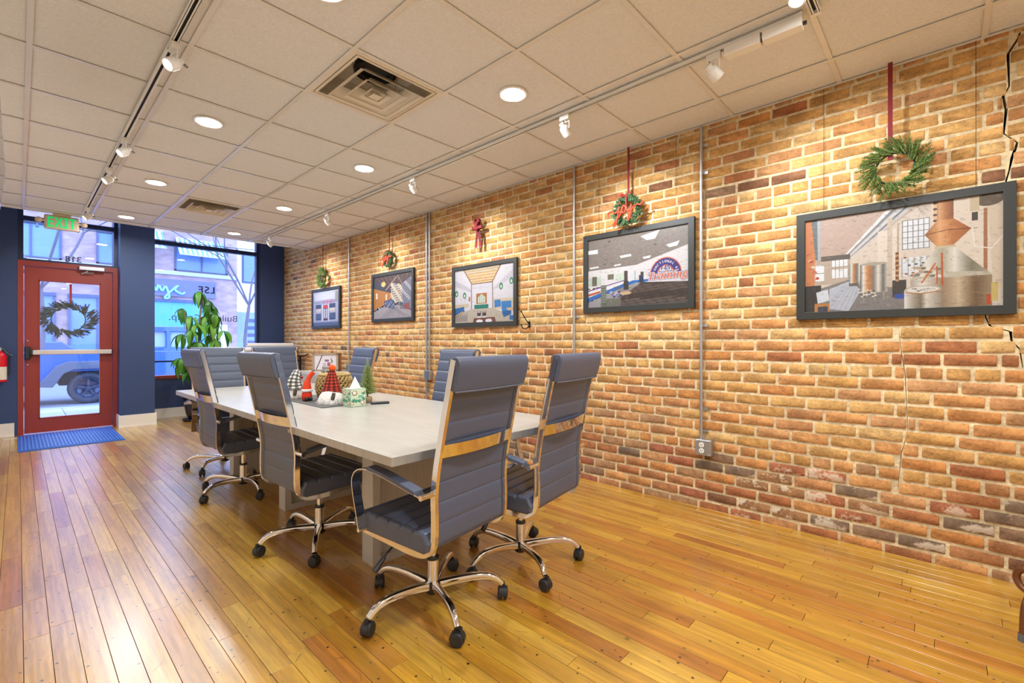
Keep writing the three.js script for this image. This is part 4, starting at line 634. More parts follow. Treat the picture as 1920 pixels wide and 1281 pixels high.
const ribbonMat = std({ map: gingham, roughness: 0.7 });
function ribbonGeo(len, w, th = 0.0016) { const g = new THREE.BoxGeometry(w, len, th); const u = g.attributes.uv, p = g.attributes.position; for (let i = 0; i < p.count; i++) u.setXY(i, p.getX(i) / 0.03, p.getY(i) / 0.03); return g; }
{
  const w1 = thing('wreath', 'spiky green fir wreath on red gingham ribbon above the copper still picture', 'wreath', [XW - 0.075, 2.165, -0.205], RIGHT, 'wreaths on the brick wall');
  add('wire_ring', ring(0.085, 0.005), needleMats[2], w1); add('foliage', wreathFoliage(5, 0.086, 140, 0.088, 0.017, 0.0023, 0.05, 0.8), needleMats[0], w1);
  add('ribbon', ribbonGeo(YC - 2.165 - 0.05, 0.021).translate(-0.018, (YC - 2.165 + 0.05) / 2, 0.005), ribbonMat, w1, 'red gingham hanging ribbon');
  const joyWreath = (label, p, s, seed) => {
    const w = thing('wreath', label, 'wreath', p, RIGHT, 'wreaths on the brick wall');
    add('wire_ring', ring(0.09 * s, 0.006), needleMats[2], w); add('foliage', wreathFoliage(seed, 0.082 * s, 190, 0.058 * s, 0.016, 0.003, 0.045, 0.9), needleMats[1], w);
    const hang = YC - p[1]; add('ribbon', ribbonGeo(hang - 0.09 * s, 0.018).translate(0, (hang + 0.09 * s) / 2, 0.0), ribbonMat, w, 'red hanging ribbon');
    const b = bowShape(0.045 * s); const bow = add('bow', mg([b[0], b[1]]), M.ribbonRed, w, 'dark red bow'); bow.position.set(0, 0.115 * s, 0.03); add('bow_knot', b[2], M.ribbonRed, bow); add('bow_tail', ribbonGeo(0.09 * s, 0.012).translate(0, -0.045 * s, 0.01), M.ribbonRed, bow);
    const j = joySign(s); for (const k of ['j', 'o', 'y']) add('script_letter', j[k].translate(-0.002, -0.02 * s, 0.055), M.joyRed, w, 'red script letter ' + k); return w;
  };
  joyWreath('full green wreath with a red joy script and bow above the gym picture', [XW - 0.065, 2.250, -1.848], 1.0, 9);
  joyWreath('small wreath with a red joy script above the timber shop picture', [XW - 0.05, 2.290, -5.353], 0.86, 14);
  const w5 = thing('wreath', 'small yellow-green fir wreath above the farthest picture', 'wreath', [XW - 0.05, 2.225, -7.29], RIGHT, 'wreaths on the brick wall');
  add('wire_ring', ring(0.085, 0.005), needleMats[2], w5); add('foliage', wreathFoliage(21, 0.085, 140, 0.09, 0.018, 0.0028, 0.03, 0.6), needleMats[0], w5); add('ribbon', ribbonGeo(YC - 2.225 - 0.07, 0.02).translate(0, (YC - 2.225 + 0.07) / 2, 0.004), ribbonMat, w5, 'red hanging ribbon');
  // red bow with tails hanging from a thread
  const b = thing('ribbon_bow', 'red gingham bow with two tails above the dining room picture', 'bow', [XW - 0.07, 2.40, -3.605], RIGHT);
  const loopBand = (s, w, h) => { const p = []; for (let i = 0; i <= 20; i++) { const a = i / 20 * Math.PI * 2; p.push([0.02 + (1 - Math.cos(a)) * 0.02, Math.sin(a) * h * 0.35]); } return band(p, 0.03, 0.0016, 0).rotateZ(s).translate(0, 0, 0); };
  for (const [a, y] of [[0.5, 0.05], [-0.5, 0.05], [1.5, 0.0], [-1.5, 0.0], [0, 0.02]]) { const l = add('bow_loop', loopBand(a, 0.03, 0.14), ribbonMat, b, 'red gingham loop'); l.position.set(Math.sin(-a) * 0.03, y, -0.02); }
  for (const s of [-1, 1]) { const tail = new THREE.Shape([V2(-0.016, 0), V2(0.016, 0), V2(0.02, -0.2), V2(0.0, -0.175), V2(-0.02, -0.2)]); const m = add('bow_tail', new THREE.ExtrudeGeometry(tail, { depth: 0.0016, bevelEnabled: false }), ribbonMat, b, 'red gingham tail'); m.rotation.z = s * 0.12; m.position.set(s * 0.012, -0.02, 0.005); }
  add('knot', rb(0.03, 0.03, 0.02, 0.006, 0, 0.0, 0.015), ribbonMat, b); add('thread', rod(V(0, 0.02, 0), V(0, YC - 2.40, 0), 0.0008, 5), M.blackMetal, b);
}
// ------------------------------------------------------------------ things on the table
const TOP = 0.75;
{
  const runner = thing('table_mat', 'dark grey rectangular mat under the gnomes on the table', 'mat', [1.615, TOP, -3.46]);
  add('slate_sheet', rb(0.36, 0.006, 0.78, 0.002, -0.02, 0.003, -0.02), std({ color: rgb(88, 90, 88), roughness: 0.6, bumpMap: T.fine, bumpScale: 0.001 }), runner);
  const MT = TOP + 0.006;
  const beard = std({ color: rgb(238, 232, 226), roughness: 0.95, bumpMap: T.fine, bumpScale: 0.004 }), nose = std({ color: rgb(92, 84, 72), roughness: 0.7 });
  const check = (a, b) => { const t = canvasTex(64, 64, (c) => { rect(c, a, 0, 0, 64, 64); c.globalAlpha = 0.55; for (let i = 0; i < 2; i++) { rect(c, b, i * 32, 0, 16, 64); rect(c, b, 0, i * 32, 64, 16); } c.globalAlpha = 1; }); t.repeat.set(5, 4); return std({ map: t, roughness: 0.9 }); };
  function beardGeo(r, h, seed) { const R = rng(seed), g = [lathe([[r, 0], [r * 1.02, h * 0.12], [r * 0.85, h * 0.5], [r * 0.5, h * 0.85], [0.01, h]], 18)]; for (let i = 0; i < 60; i++) { const a = R() * Math.PI * 2, f = 0.3 + 0.7 * R(); g.push(rod(V(Math.cos(a) * r * 0.55 * f, h * (0.9 - 0.2 * f), Math.sin(a) * r * 0.55 * f), V(Math.cos(a) * r * 1.12, 0.004 + 0.05 * h * R(), Math.sin(a) * r * 1.12), 0.006, 5, 0.002)); } return mg(g); }
  // three gnomes
  const g1 = thing('gnome', 'gnome with a bent black and white gingham hat and white beard', 'ornament', [1.495, MT, -3.76], 0.5, 'table gnomes');
  add('beard', beardGeo(0.075, 0.12, 1), beard, g1); add('nose', mg([cyl(0.014, 0.012, 0.05, 0, 0, 0).rotateX(0.25).translate(-0.05, 0.055, 0.05)]), nose, g1);
  { const p = [V(0, 0.075, 0), V(0.0, 0.13, 0), V(0.015, 0.175, 0), V(0.045, 0.20, -0.01), V(0.085, 0.19, -0.02), V(0.105, 0.16, -0.02)], c = new THREE.CatmullRomCurve3(p), n = 26, g = new THREE.TubeGeometry(c, n, 1, 18), q = g.attributes.position; for (let i = 0; i <= n; i++) { const o = c.getPointAt(i / n), r = lerp(0.072, 0.008, (i / n) ** 0.8); for (let k = 0; k <= 18; k++) { const a = i * 19 + k; q.setXYZ(a, o.x + (q.getX(a) - o.x) * r, o.y + (q.getY(a) - o.y) * r, o.z + (q.getZ(a) - o.z) * r); } } g.computeVertexNormals(); add('hat', g, check('#ece8dc', '#1c1a1a'), g1, 'black and white gingham hat'); add('hat_pompom', sph(0.014, 0.107, 0.155, -0.02, 10), M.ribbonRed, g1); }
  const g2 = thing('gnome', 'slim gnome with an orange-red hat, white trim and red body', 'ornament', [1.495, MT, -3.525], 0, 'table gnomes');
  add('body', lathe([[0.0, 0], [0.03, 0.002], [0.038, 0.03], [0.034, 0.06], [0.02, 0.075]], 18), std({ color: rgb(226, 52, 20), roughness: 0.8 }), g2); add('trim', new THREE.TorusGeometry(0.03, 0.012, 8, 20).rotateX(Math.PI / 2).translate(0, 0.078, 0), beard, g2);
  add('hat', mg([tube([V(0, 0.08, 0), V(0.005, 0.13, 0), V(0.02, 0.18, 0), V(0.045, 0.215, 0.01)], 0.017, 18, 12), lathe([[0.034, 0.08], [0.026, 0.13], [0.012, 0.16]], 16)]), std({ color: rgb(228, 66, 24), roughness: 0.8 }), g2); add('boots', mg([sph(0.017, -0.014, 0.0165, 0.03, 10), sph(0.017, 0.014, 0.0165, 0.03, 10)]), M.blackPlastic, g2);
  const g3 = thing('gnome', 'gnome with a tall red and black plaid hat and long white beard', 'ornament', [1.545, MT, -3.235], 0.3, 'table gnomes');
  add('beard', beardGeo(0.092, 0.12, 3), beard, g3); add('nose', mg([cyl(0.014, 0.012, 0.05, 0, 0, 0).rotateX(0.3).translate(-0.045, 0.06, 0.07)]), nose, g3); add('hat', lathe([[0.068, 0.085], [0.058, 0.12], [0.040, 0.18], [0.022, 0.235]], 20).translate(0.012, 0, -0.005), check('#d8402a', '#2a0c0a'), g3, 'red and black plaid hat'); add('hat_pompom', sph(0.026, 0.016, 0.255, -0.005, 12), std({ color: rgb(240, 92, 30), roughness: 0.9 }), g3, 'orange pompom');
  // woven grass basket
  const bk = thing('woven_basket', 'round tan basket woven from twisted grass between the gnomes', 'basket', [1.68, MT, -3.455]);
  const straw = [std({ color: rgb(186, 158, 102), roughness: 0.9 }), std({ color: rgb(160, 130, 80), roughness: 0.9 })];
  const prof = (t) => 0.095 + 0.035 * Math.sin(t * Math.PI * 0.85 + 0.2);
  for (const d of [0, 1]) { const g = []; for (let i = 0; i < 22; i++) { const a0 = i / 22 * Math.PI * 2; g.push(tube(Array.from({ length: 8 }, (_, k) => { const t = k / 7, a = a0 + (d ? 1 : -1) * t * 1.5, r = prof(t) + (k % 2 === d ? 0.006 : -0.002); return V(Math.cos(a) * r, 0.006 + t * 0.185, Math.sin(a) * r); }), 0.008, 16, 5)); } const m = add('weave', mg(g), straw[d], bk); m.userData.kind = 'stuff'; }
  add('rim', new THREE.TorusGeometry(prof(1) + 0.002, 0.011, 8, 36).rotateX(Math.PI / 2).translate(0, 0.192, 0), straw[0], bk); add('lining', lathe([[0.0, 0.004], [0.088, 0.004], [0.118, 0.1], [0.096, 0.185]], 24), straw[1], bk);
  const jar = thing('candle_jar', 'clear jar with a black and white gingham band behind the basket', 'jar', [1.72, MT, -3.66]);
  add('glass_body', lathe([[0.0, 0.0], [0.045, 0.0], [0.047, 0.01], [0.047, 0.20], [0.04, 0.215], [0.04, 0.225]], 24), std({ color: rgb(214, 214, 206), roughness: 0.15 }), jar); add('ribbon_band', lathe([[0.0485, 0.175], [0.0485, 0.215]], 24), check('#e8e4da', '#1c1a1a'), jar); add('lid', cyl(0.042, 0.042, 0.02, 0, 0.235, 0), M.emt, jar);
  const bag = thing('paper_bag', 'small tan paper bag behind the gingham gnome', 'paper bag', [1.585, TOP, -3.99], 0.3);
  add('bag_body', mg([bx(0.07, 0.11, 0.05, 0, 0.055, 0)]), std({ color: rgb(206, 164, 106), roughness: 0.9 }), bag); add('tissue_tuft', new THREE.IcosahedronGeometry(0.024, 1).scale(1, 0.9, 0.8).translate(0.01, 0.12, 0), std({ color: rgb(60, 120, 170), roughness: 0.9 }), bag); add('handle', new THREE.TorusGeometry(0.018, 0.002, 6, 16, Math.PI).translate(-0.01, 0.11, 0.02), M.ribbonRed, bag);
  // tissue box
  const tb = thing('tissue_box', 'cube tissue box printed with coconuts and green leaves', 'tissue box', [1.625, TOP, -3.05]);
  const printTex = canvasTex(256, 256, (c) => { rect(c, '#cfe0c0', 0, 0, 256, 256); for (const [x, y, a] of [[60, 190, -0.5], [90, 200, 0.1], [200, 170, 0.6], [40, 90, 0.4], [225, 90, -0.4], [150, 200, -0.2]]) for (let k = -2; k < 3; k++) { c.save(); c.translate(x, y); c.rotate(a + k * 0.35); c.fillStyle = k % 2 ? '#4c9a52' : '#2f8478'; c.beginPath(); c.ellipse(0, -26, 6, 30, 0, 0, 7); c.fill(); c.restore(); } for (const [x, y, r] of [[70, 60, 40], [200, 205, 34], [205, 40, 24], [30, 210, 26]]) { oval(c, '#7a4a30', x, y, r, r * 0.9); oval(c, '#f0cdb8', x - 2, y - 2, r * 0.8, r * 0.7); oval(c, '#f8ece2', x - 4, y - 4, r * 0.5, r * 0.42); } rect(c, '#2f8f88', 130, 96, 70, 10); rect(c, '#2f8f88', 120, 116, 90, 12); c.strokeStyle = '#2f7a4e'; c.lineWidth = 10; c.strokeRect(0, 0, 256, 256); });
  const bm = std({ map: printTex, roughness: 0.5 }), topm = std({ color: rgb(206, 222, 190), roughness: 0.5 }); add('carton', bx(0.118, 0.124, 0.118, 0, 0.062, 0), [bm, bm, topm, topm, bm, bm], tb);
  { const g = new THREE.ConeGeometry(0.036, 0.085, 24, 4, true), p = g.attributes.position; for (let i = 0; i < p.count; i++) { const a = Math.atan2(p.getZ(i), p.getX(i)), k = 1 + 0.28 * Math.sin(a * 5) + 0.12 * Math.sin(a * 9 + 1); p.setX(i, p.getX(i) * k + 0.006); p.setZ(i, p.getZ(i) * k * 0.6 + (p.getY(i) > 0.03 ? 0.012 * Math.sin(a) : 0)); } g.computeVertexNormals(); add('tissue', g.translate(0, 0.165, 0), std({ color: rgb(244, 242, 240), roughness: 0.9, side: THREE.DoubleSide }), tb); }
  // small fir tree
  const tr = thing('tabletop_tree', 'little green artificial fir tree behind the tissue box', 'small tree', [1.80, TOP, -3.175]);
  { const R = rng(71), g = [], s = sprig(R, 0.06, 0.02, 0.0024); for (let i = 0; i < 110; i++) { const t = i / 110, a = i * 2.4, y = 0.06 + t * 0.2, d = V(Math.cos(a), 0.15 + t * 1.0, Math.sin(a)).normalize(), k = lerp(1.15, 0.45, t); g.push(s.clone().scale(k, k, k).applyQuaternion(new THREE.Quaternion().setFromUnitVectors(V(0, 1, 0), d)).translate(0, y, 0)); } g.push(s.clone().translate(0, 0.26, 0)); add('foliage', mg(g), std({ color: rgb(150, 164, 92), roughness: 0.85 }), tr); add('trunk', cyl(0.006, 0.004, 0.25, 0, 0.145, 0, 8), std({ color: rgb(104, 76, 48), roughness: 0.9 }), tr); add('base', lathe([[0, 0], [0.032, 0], [0.035, 0.03], [0.028, 0.04], [0, 0.04]], 18), std({ color: rgb(176, 150, 112), roughness: 0.9 }), tr); }
  const pen = thing('remote_control', 'flat dark remote lying on the table beside the tissue box', 'remote', [1.80, TOP, -3.00], 1.25); add('remote_body', rb(0.042, 0.016, 0.13, 0.006, 0, 0.008, 0), M.blackPlastic, pen); add('button_panel', bx(0.026, 0.001, 0.09, 0, 0.0165, 0), M.piping, pen);
}

// ------------------------------------------------------------------ potted plant by the window
{
  const t = thing('potted_plant', 'leafy green potted plant standing in front of the shop window', 'plant', [1.90, 0, -8.38]);
  add('saucer', lathe([[0, 0], [0.19, 0], [0.21, 0.03], [0.2, 0.032], [0.18, 0.012], [0, 0.012]], 32), M.blackPlastic, t);
  add('pot', lathe([[0, 0.012], [0.12, 0.012], [0.16, 0.1], [0.19, 0.26], [0.195, 0.40], [0.18, 0.41], [0.172, 0.38], [0, 0.37]], 36), std({ color: rgb(34, 36, 44), roughness: 0.25 }), t, 'glossy black pot');
  add('soil', cyl(0.165, 0.165, 0.01, 0, 0.378, 0), std({ color: rgb(48, 36, 26), roughness: 1 }), t);
  const bark = std({ color: rgb(126, 104, 74), roughness: 0.9 }), R = rng(88);
  const mkLeaf = (droop) => { const nu = 6, pos = [], idx = [], uv = [], L = 0.2, W = 0.03; for (let i = 0; i <= nu; i++) { const a = i / nu, w = W * Math.sin(Math.PI * Math.min(1, a * 0.92 + 0.06)) ** 0.8, z = L * (a - droop * 0.25 * a * a), y = -droop * L * 0.7 * a * a; for (const s of [-1, 0, 1]) { pos.push(s * w, y + Math.abs(s) * w * 0.35, z); uv.push(s * 0.5 + 0.5, a); } } for (let i = 0; i < nu; i++) for (let k = 0; k < 2; k++) { const a = i * 3 + k; idx.push(a, a + 3, a + 1, a + 1, a + 3, a + 4); } const g = new THREE.BufferGeometry(); g.setAttribute('position', new THREE.Float32BufferAttribute(pos, 3)); g.setAttribute('uv', new THREE.Float32BufferAttribute(uv, 2)); g.setIndex(idx); g.computeVertexNormals(); return g; };
  const leaves = [0.7, 1.0, 1.3].map(mkLeaf), mats = [[86, 148, 44], [60, 122, 40], [112, 168, 58]].map((c) => phy({ color: rgb(...c), roughness: 0.45, side: THREE.DoubleSide, transmission: 0.25, thickness: 0 }));
  const stems = [[[0, 0.37, 0], [0.02, 0.8, 0.0], [0.0, 1.35, 0.02], [0.04, 1.9, 0.05]], [[0.03, 0.37, 0.02], [-0.08, 0.75, 0.04], [-0.14, 1.2, 0.06], [-0.2, 1.66, 0.08]], [[-0.02, 0.37, -0.03], [0.1, 0.8, 0.05], [0.16, 1.3, 0.06], [0.22, 1.72, 0.02]], [[0, 0.37, 0.04], [-0.1, 0.62, 0.12], [-0.2, 0.85, 0.16], [-0.22, 0.95, 0.17]]];
  stems.forEach((st, si) => {
    const c = new THREE.CatmullRomCurve3(st.map((p) => V(...p))); add('stem', new THREE.TubeGeometry(c, 20, si ? 0.009 : 0.013, 7), bark, t);
    const whorls = si === 0 ? [0.3, 0.37, 0.44, 0.5, 0.56, 0.62, 0.68, 0.75, 0.83, 0.92, 1] : si === 3 ? [0.6, 0.8, 1] : [0.4, 0.5, 0.6, 0.7, 0.8, 0.9, 1];
    for (const f of whorls) { const o = c.getPointAt(f), n = 5 + Math.floor(R() * 2), a0 = R() * 7, reach = 0.06 + 0.12 * R(), az = R() * 7, hub = o.clone().add(V(Math.cos(az) * reach, 0.04 + 0.05 * R(), Math.sin(az) * reach)); add('leaf_stalk', tube([o, o.clone().lerp(hub, 0.5).add(V(0, 0.02, 0)), hub], 0.003, 8, 5), mats[1], t);
      for (let k = 0; k < n; k++) { const m = add('leaf', leaves[Math.floor(R() * 3)], mats[Math.floor(R() * 3)], t); m.position.copy(hub); m.rotation.set(0.25 + 0.5 * R(), a0 + k * Math.PI * 2 / n + (R() - 0.5) * 0.4, 0, 'YXZ'); const s = 0.95 + 0.5 * R(); m.scale.set(s, s, s); } }
  });
}

// ------------------------------------------------------------------ plan rack, rolls and leaning frames in the far corner
{
  const t = thing('plan_rack', 'black metal rack for rolled plans in the window corner', 'rack', [2.93, 0, -8.28]);
  add('shelf', rb(0.86, 0.02, 0.5, 0.004, 0, 0.955, 0), M.blackMetal, t); add('lower_shelf', rb(0.78, 0.02, 0.44, 0.004, 0, 0.45, 0), M.blackMetal, t);
  for (const [x, z] of [[-0.38, -0.2], [0.38, -0.2], [-0.38, 0.2], [0.38, 0.2]]) add('leg', bx(0.03, 0.945, 0.03, x, 0.4725, z), M.blackMetal, t);
  for (const s of [-1, 1]) add('brace', rod(V(0.38, 0.84, s * 0.2), V(0.28, 0.945, s * 0.2), 0.009, 6), M.blackMetal, t);
  add('arm', mg([rod(V(0.42, 0.95, 0.22), V(0.44, 0.99, 0.38), 0.01, 8)]), M.blackMetal, t);
  const paper = [[232, 228, 222], [222, 216, 208], [238, 236, 232]].map((c) => std({ color: rgb(...c), roughness: 0.8 }));
  const R = rng(91); let k = 0; const where = ['front row, nearest the room', 'front row, second from the room', 'middle of the bottom layer', 'back of the bottom layer', 'upper layer, nearest the room', 'upper layer, middle', 'upper layer, nearest the window', 'on top of the pile'];
  for (const [y, z] of [[0.036, 0.17], [0.036, 0.06], [0.036, -0.05], [0.036, -0.16], [0.107, 0.115], [0.107, 0.005], [0.107, -0.105], [0.178, -0.05]]) {
    const L = 0.72 + 0.12 * R(), o = thing('rolled_plan', 'long roll of white drawing paper, ' + where[k], 'paper roll', [2.92 + 0.14 * (R() - 0.5), 0.966 + y, -8.28 + z], (R() - 0.5) * 0.16, 'rolled plans on the rack'); const r = 0.034;
    add('outer_sheet', lathe([[r, -L / 2], [r, L / 2], [r - 0.003, L / 2], [r - 0.003, -L / 2], [r, -L / 2]], 18).rotateZ(Math.PI / 2), paper[k % 3], o); add('inner_sheet', lathe([[r - 0.010, -L / 2 + 0.01], [r - 0.010, L / 2 - 0.01], [r - 0.013, L / 2 - 0.01], [r - 0.013, -L / 2 + 0.01], [r - 0.010, -L / 2 + 0.01]], 16).rotateZ(Math.PI / 2), paper[(k + 1) % 3], o); k++;
  }
  // low credenza with two leaning frames
  const c = thing('credenza', 'low pale cabinet against the brick wall beyond the table', 'cabinet', [3.16, 0, -6.75]);
  add('carcass', rb(0.42, 0.74, 0.9, 0.006, 0, 0.39, 0), M.pedestal, c); add('plinth', bx(0.38, 0.03, 0.86, 0, 0.015, 0), M.blackPlastic, c); for (const s of [-1, 1]) { const d = add('door', rb(0.018, 0.66, 0.43, 0.004, -0.216, 0.40, s * 0.22), M.laminate, c); add('pull', rod(V(-0.235, 0.52, s * 0.04), V(-0.235, 0.62, s * 0.04), 0.005, 8), M.chrome, d); }
  const art = canvasTex(256, 200, (c2) => { rect(c2, '#e9e4ee', 0, 0, 256, 200); line(c2, '#3a2a3a', 10, [20, 200], [90, 0]); rect(c2, '#8a6a9a', 120, 60, 50, 30); rect(c2, '#b06a7a', 150, 100, 40, 70); poly(c2, '#6a8a4a', [[190, 20], [220, 90], [200, 120]]); rect(c2, '#c8b8d0', 100, 110, 36, 60); });
  const fr = (label, x, z, w, h, fc, pic) => { const o = thing('leaning_frame', label, 'picture frame', [x, 0.76, z], -0.62, 'frames leaning on the credenza'); const b = 0.03; const g = mg([bx(w, b, 0.03, 0, h - b / 2, 0), bx(w, b, 0.03, 0, b / 2, 0), bx(b, h, 0.03, -w / 2 + b / 2, h / 2, 0), bx(b, h, 0.03, w / 2 - b / 2, h / 2, 0)]); add('frame', g, fc, o); add('picture', bx(w - 2 * b, h - 2 * b, 0.008, 0, h / 2, 0.002), pic, o); return o; };
  fr('grey wooden frame with a pink and grey picture leaning beyond the table', 3.115, -6.70, 0.36, 0.27, std({ color: rgb(176, 160, 142), roughness: 0.7 }), std({ map: art, roughness: 0.5 }));
  fr('brown wooden frame leaning behind the grey one', 3.168, -6.722, 0.37, 0.272, std({ color: rgb(150, 96, 46), roughness: 0.6 }), std({ color: rgb(190, 150, 96), roughness: 0.7 }));
}

// ------------------------------------------------------------------ by the entrance
{
  const mat = thing('door_mat', 'ribbed blue rubber mat in front of the red door', 'door mat', [0.45, 0, -7.93]);
  const blue = std({ color: rgb(40, 88, 170), roughness: 0.55 }), rib = std({ color: rgb(62, 116, 200), roughness: 0.45 });
  add('base_sheet', rb(0.90, 0.008, 1.22, 0.003, 0, 0.004, 0), blue, mat); for (let i = 0; i < 29; i++) add('rib', bx(0.016, 0.006, 1.14, -0.42 + i * 0.03, 0.011, 0), rib, mat);
  const w = thing('door_wreath', 'large dark evergreen wreath hanging on the door glass', 'wreath', [0.475, 1.505, ZD - 0.10], 0);
  add('wire_ring', ring(0.17, 0.008), needleMats[2], w); add('foliage', wreathFoliage(33, 0.175, 170, 0.11, 0.024, 0.004, 0.03, 0.7).scale(1.12, 0.9, 0.7), needleMats[2], w); add('ribbon', ribbonGeo(0.40, 0.025).translate(0.02, 0.36, 0), M.ribbonRed, w, 'dark red hanging ribbon');
  const f = thing('fire_extinguisher', 'red fire extinguisher with a white tag on the navy wall', 'extinguisher', [-0.15, 0.70, ZD + 0.075]);
  add('cylinder', lathe([[0, 0], [0.052, 0.0], [0.058, 0.012], [0.058, 0.32], [0.04, 0.36], [0.018, 0.375], [0.018, 0.39], [0, 0.39]], 28), std({ color: rgb(214, 20, 34), roughness: 0.25 }), f); add('paper_label', lathe([[0.0586, 0.03], [0.0586, 0.19]], 28), M.cream, f, 'cream printed label'); add('valve', mg([rb(0.03, 0.04, 0.03, 0.006, 0, 0.405, 0), rb(0.02, 0.01, 0.11, 0.004, 0, 0.43, 0.03)]), M.emt, f); add('hose', tube([V(0.02, 0.40, 0), V(0.075, 0.36, 0.01), V(0.078, 0.2, 0.01), V(0.07, 0.08, 0.01)], 0.009, 16, 8), M.blackPlastic, f); add('tag', band([[0.02, 0.42], [0.045, 0.385], [0.075, 0.345], [0.105, 0.33]], 0.05, 0.001).rotateY(Math.PI / 2), M.white, f, 'white paper tag'); add('bracket', bx(0.05, 0.2, 0.02, 0, 0.2, -0.066), M.blackMetal, f);
  const tv = thing('wall_television', 'black television on a wall arm at the left edge', 'television', [-0.105, 1.855, -3.44], 0); tv.rotation.set(0, 0, -0.09);
  add('casing', rb(0.04, 0.78, 1.36, 0.006, 0, 0, 0), M.blackPlastic, tv); add('screen', bx(0.002, 0.74, 1.32, 0.0205, 0, 0), std({ color: rgb(10, 12, 18), roughness: 0.08 }), tv); add('mount_arm', mg([rb(0.03, 0.3, 0.4, 0.004, -0.035, 0, 0), rod(V(-0.05, 0, 0), V(-0.35, 0.02, 0.12), 0.018), rod(V(-0.35, 0.02, 0.12), V(-0.62, 0.05, 0), 0.018)]), M.blackMetal, tv);
  const paperScrap = thing('paper_scrap', 'small white paper lying on the floor by the left baseboard', 'paper', [-0.06, 0, -8.42], 0.3); add('sheet', bx(0.14, 0.002, 0.06, 0, 0.001, 0), M.cream, paperScrap); 
}

// ------------------------------------------------------------------ scrolled metal stand at the right edge
{
  const t = thing('scroll_stand', 'brown metal stand with curled legs at the right edge', 'stand', [3.02, 0, 0.42]);
  const bronze = std({ color: rgb(126, 84, 56), metalness: 0.7, roughness: 0.35 });
  for (let k = 0; k < 3; k++) {
    const l = add('leg', mg([tube([V(0, 0.34, 0.06), V(0, 0.26, 0.17), V(0, 0.2, 0.27), V(0, 0.14, 0.315), V(0, 0.03, 0.325), V(0, 0.012, 0.325)], 0.012, 24, 10)]), bronze, t); l.rotation.y = -2.2 + k * 1.8; add('foot_cap', cyl(0.0155, 0.0155, 0.03, 0, 0.015, 0.325), std({ color: rgb(96, 98, 100), roughness: 0.6 }), l, 'grey foot cap'); add('scroll', new THREE.TorusGeometry(0.046, 0.0125, 10, 28).translate(0, 0.235, 0.285), bronze, l);
  }
  add('post', cyl(0.016, 0.016, 0.5, 0, 0.55, 0), bronze, t); add('collar', sph(0.05, 0, 0.34, 0, 16), bronze, t); add('top', cyl(0.16, 0.16, 0.02, 0, 0.80, 0, 32), bronze, t);
}
// ------------------------------------------------------------------ the street outside
{
  const street = struct('ground_outside', 'pale sidewalk and street');
  const slabMats = [[158, 160, 166], [148, 150, 158], [166, 168, 172]].map((c) => std({ color: rgb(...c), roughness: 0.9, bumpMap: T.fine, bumpScale: 0.003 }));
  add('road', box(-30, 40, -0.5, -0.28, -27, -13.1), std({ color: rgb(128, 132, 140), roughness: 0.85 }), street); add('kerb', box(-30, 40, -0.5, -0.13, -13.1, -12.9), slabMats[0], street); add('far_walk', box(-30, 40, -0.5, -0.15, -30, -27), slabMats[1], street); add('walk_bed', box(-30, 40, -0.5, -0.17, -12.9, ZW - 0.2), std({ color: rgb(120, 122, 126), roughness: 1 }), street);
  const pave = rb(0.59, 0.04, 0.59, 0.004, 0, -0.02, 0, 1); let n = 0; for (let x = -2.7; x < 5; x += 0.6) for (let z = -9.55; z > -12.8; z -= 0.6) add('paver', pave, slabMats[(n++ * 7) % 3], street).position.set(x, -0.13, z);
}
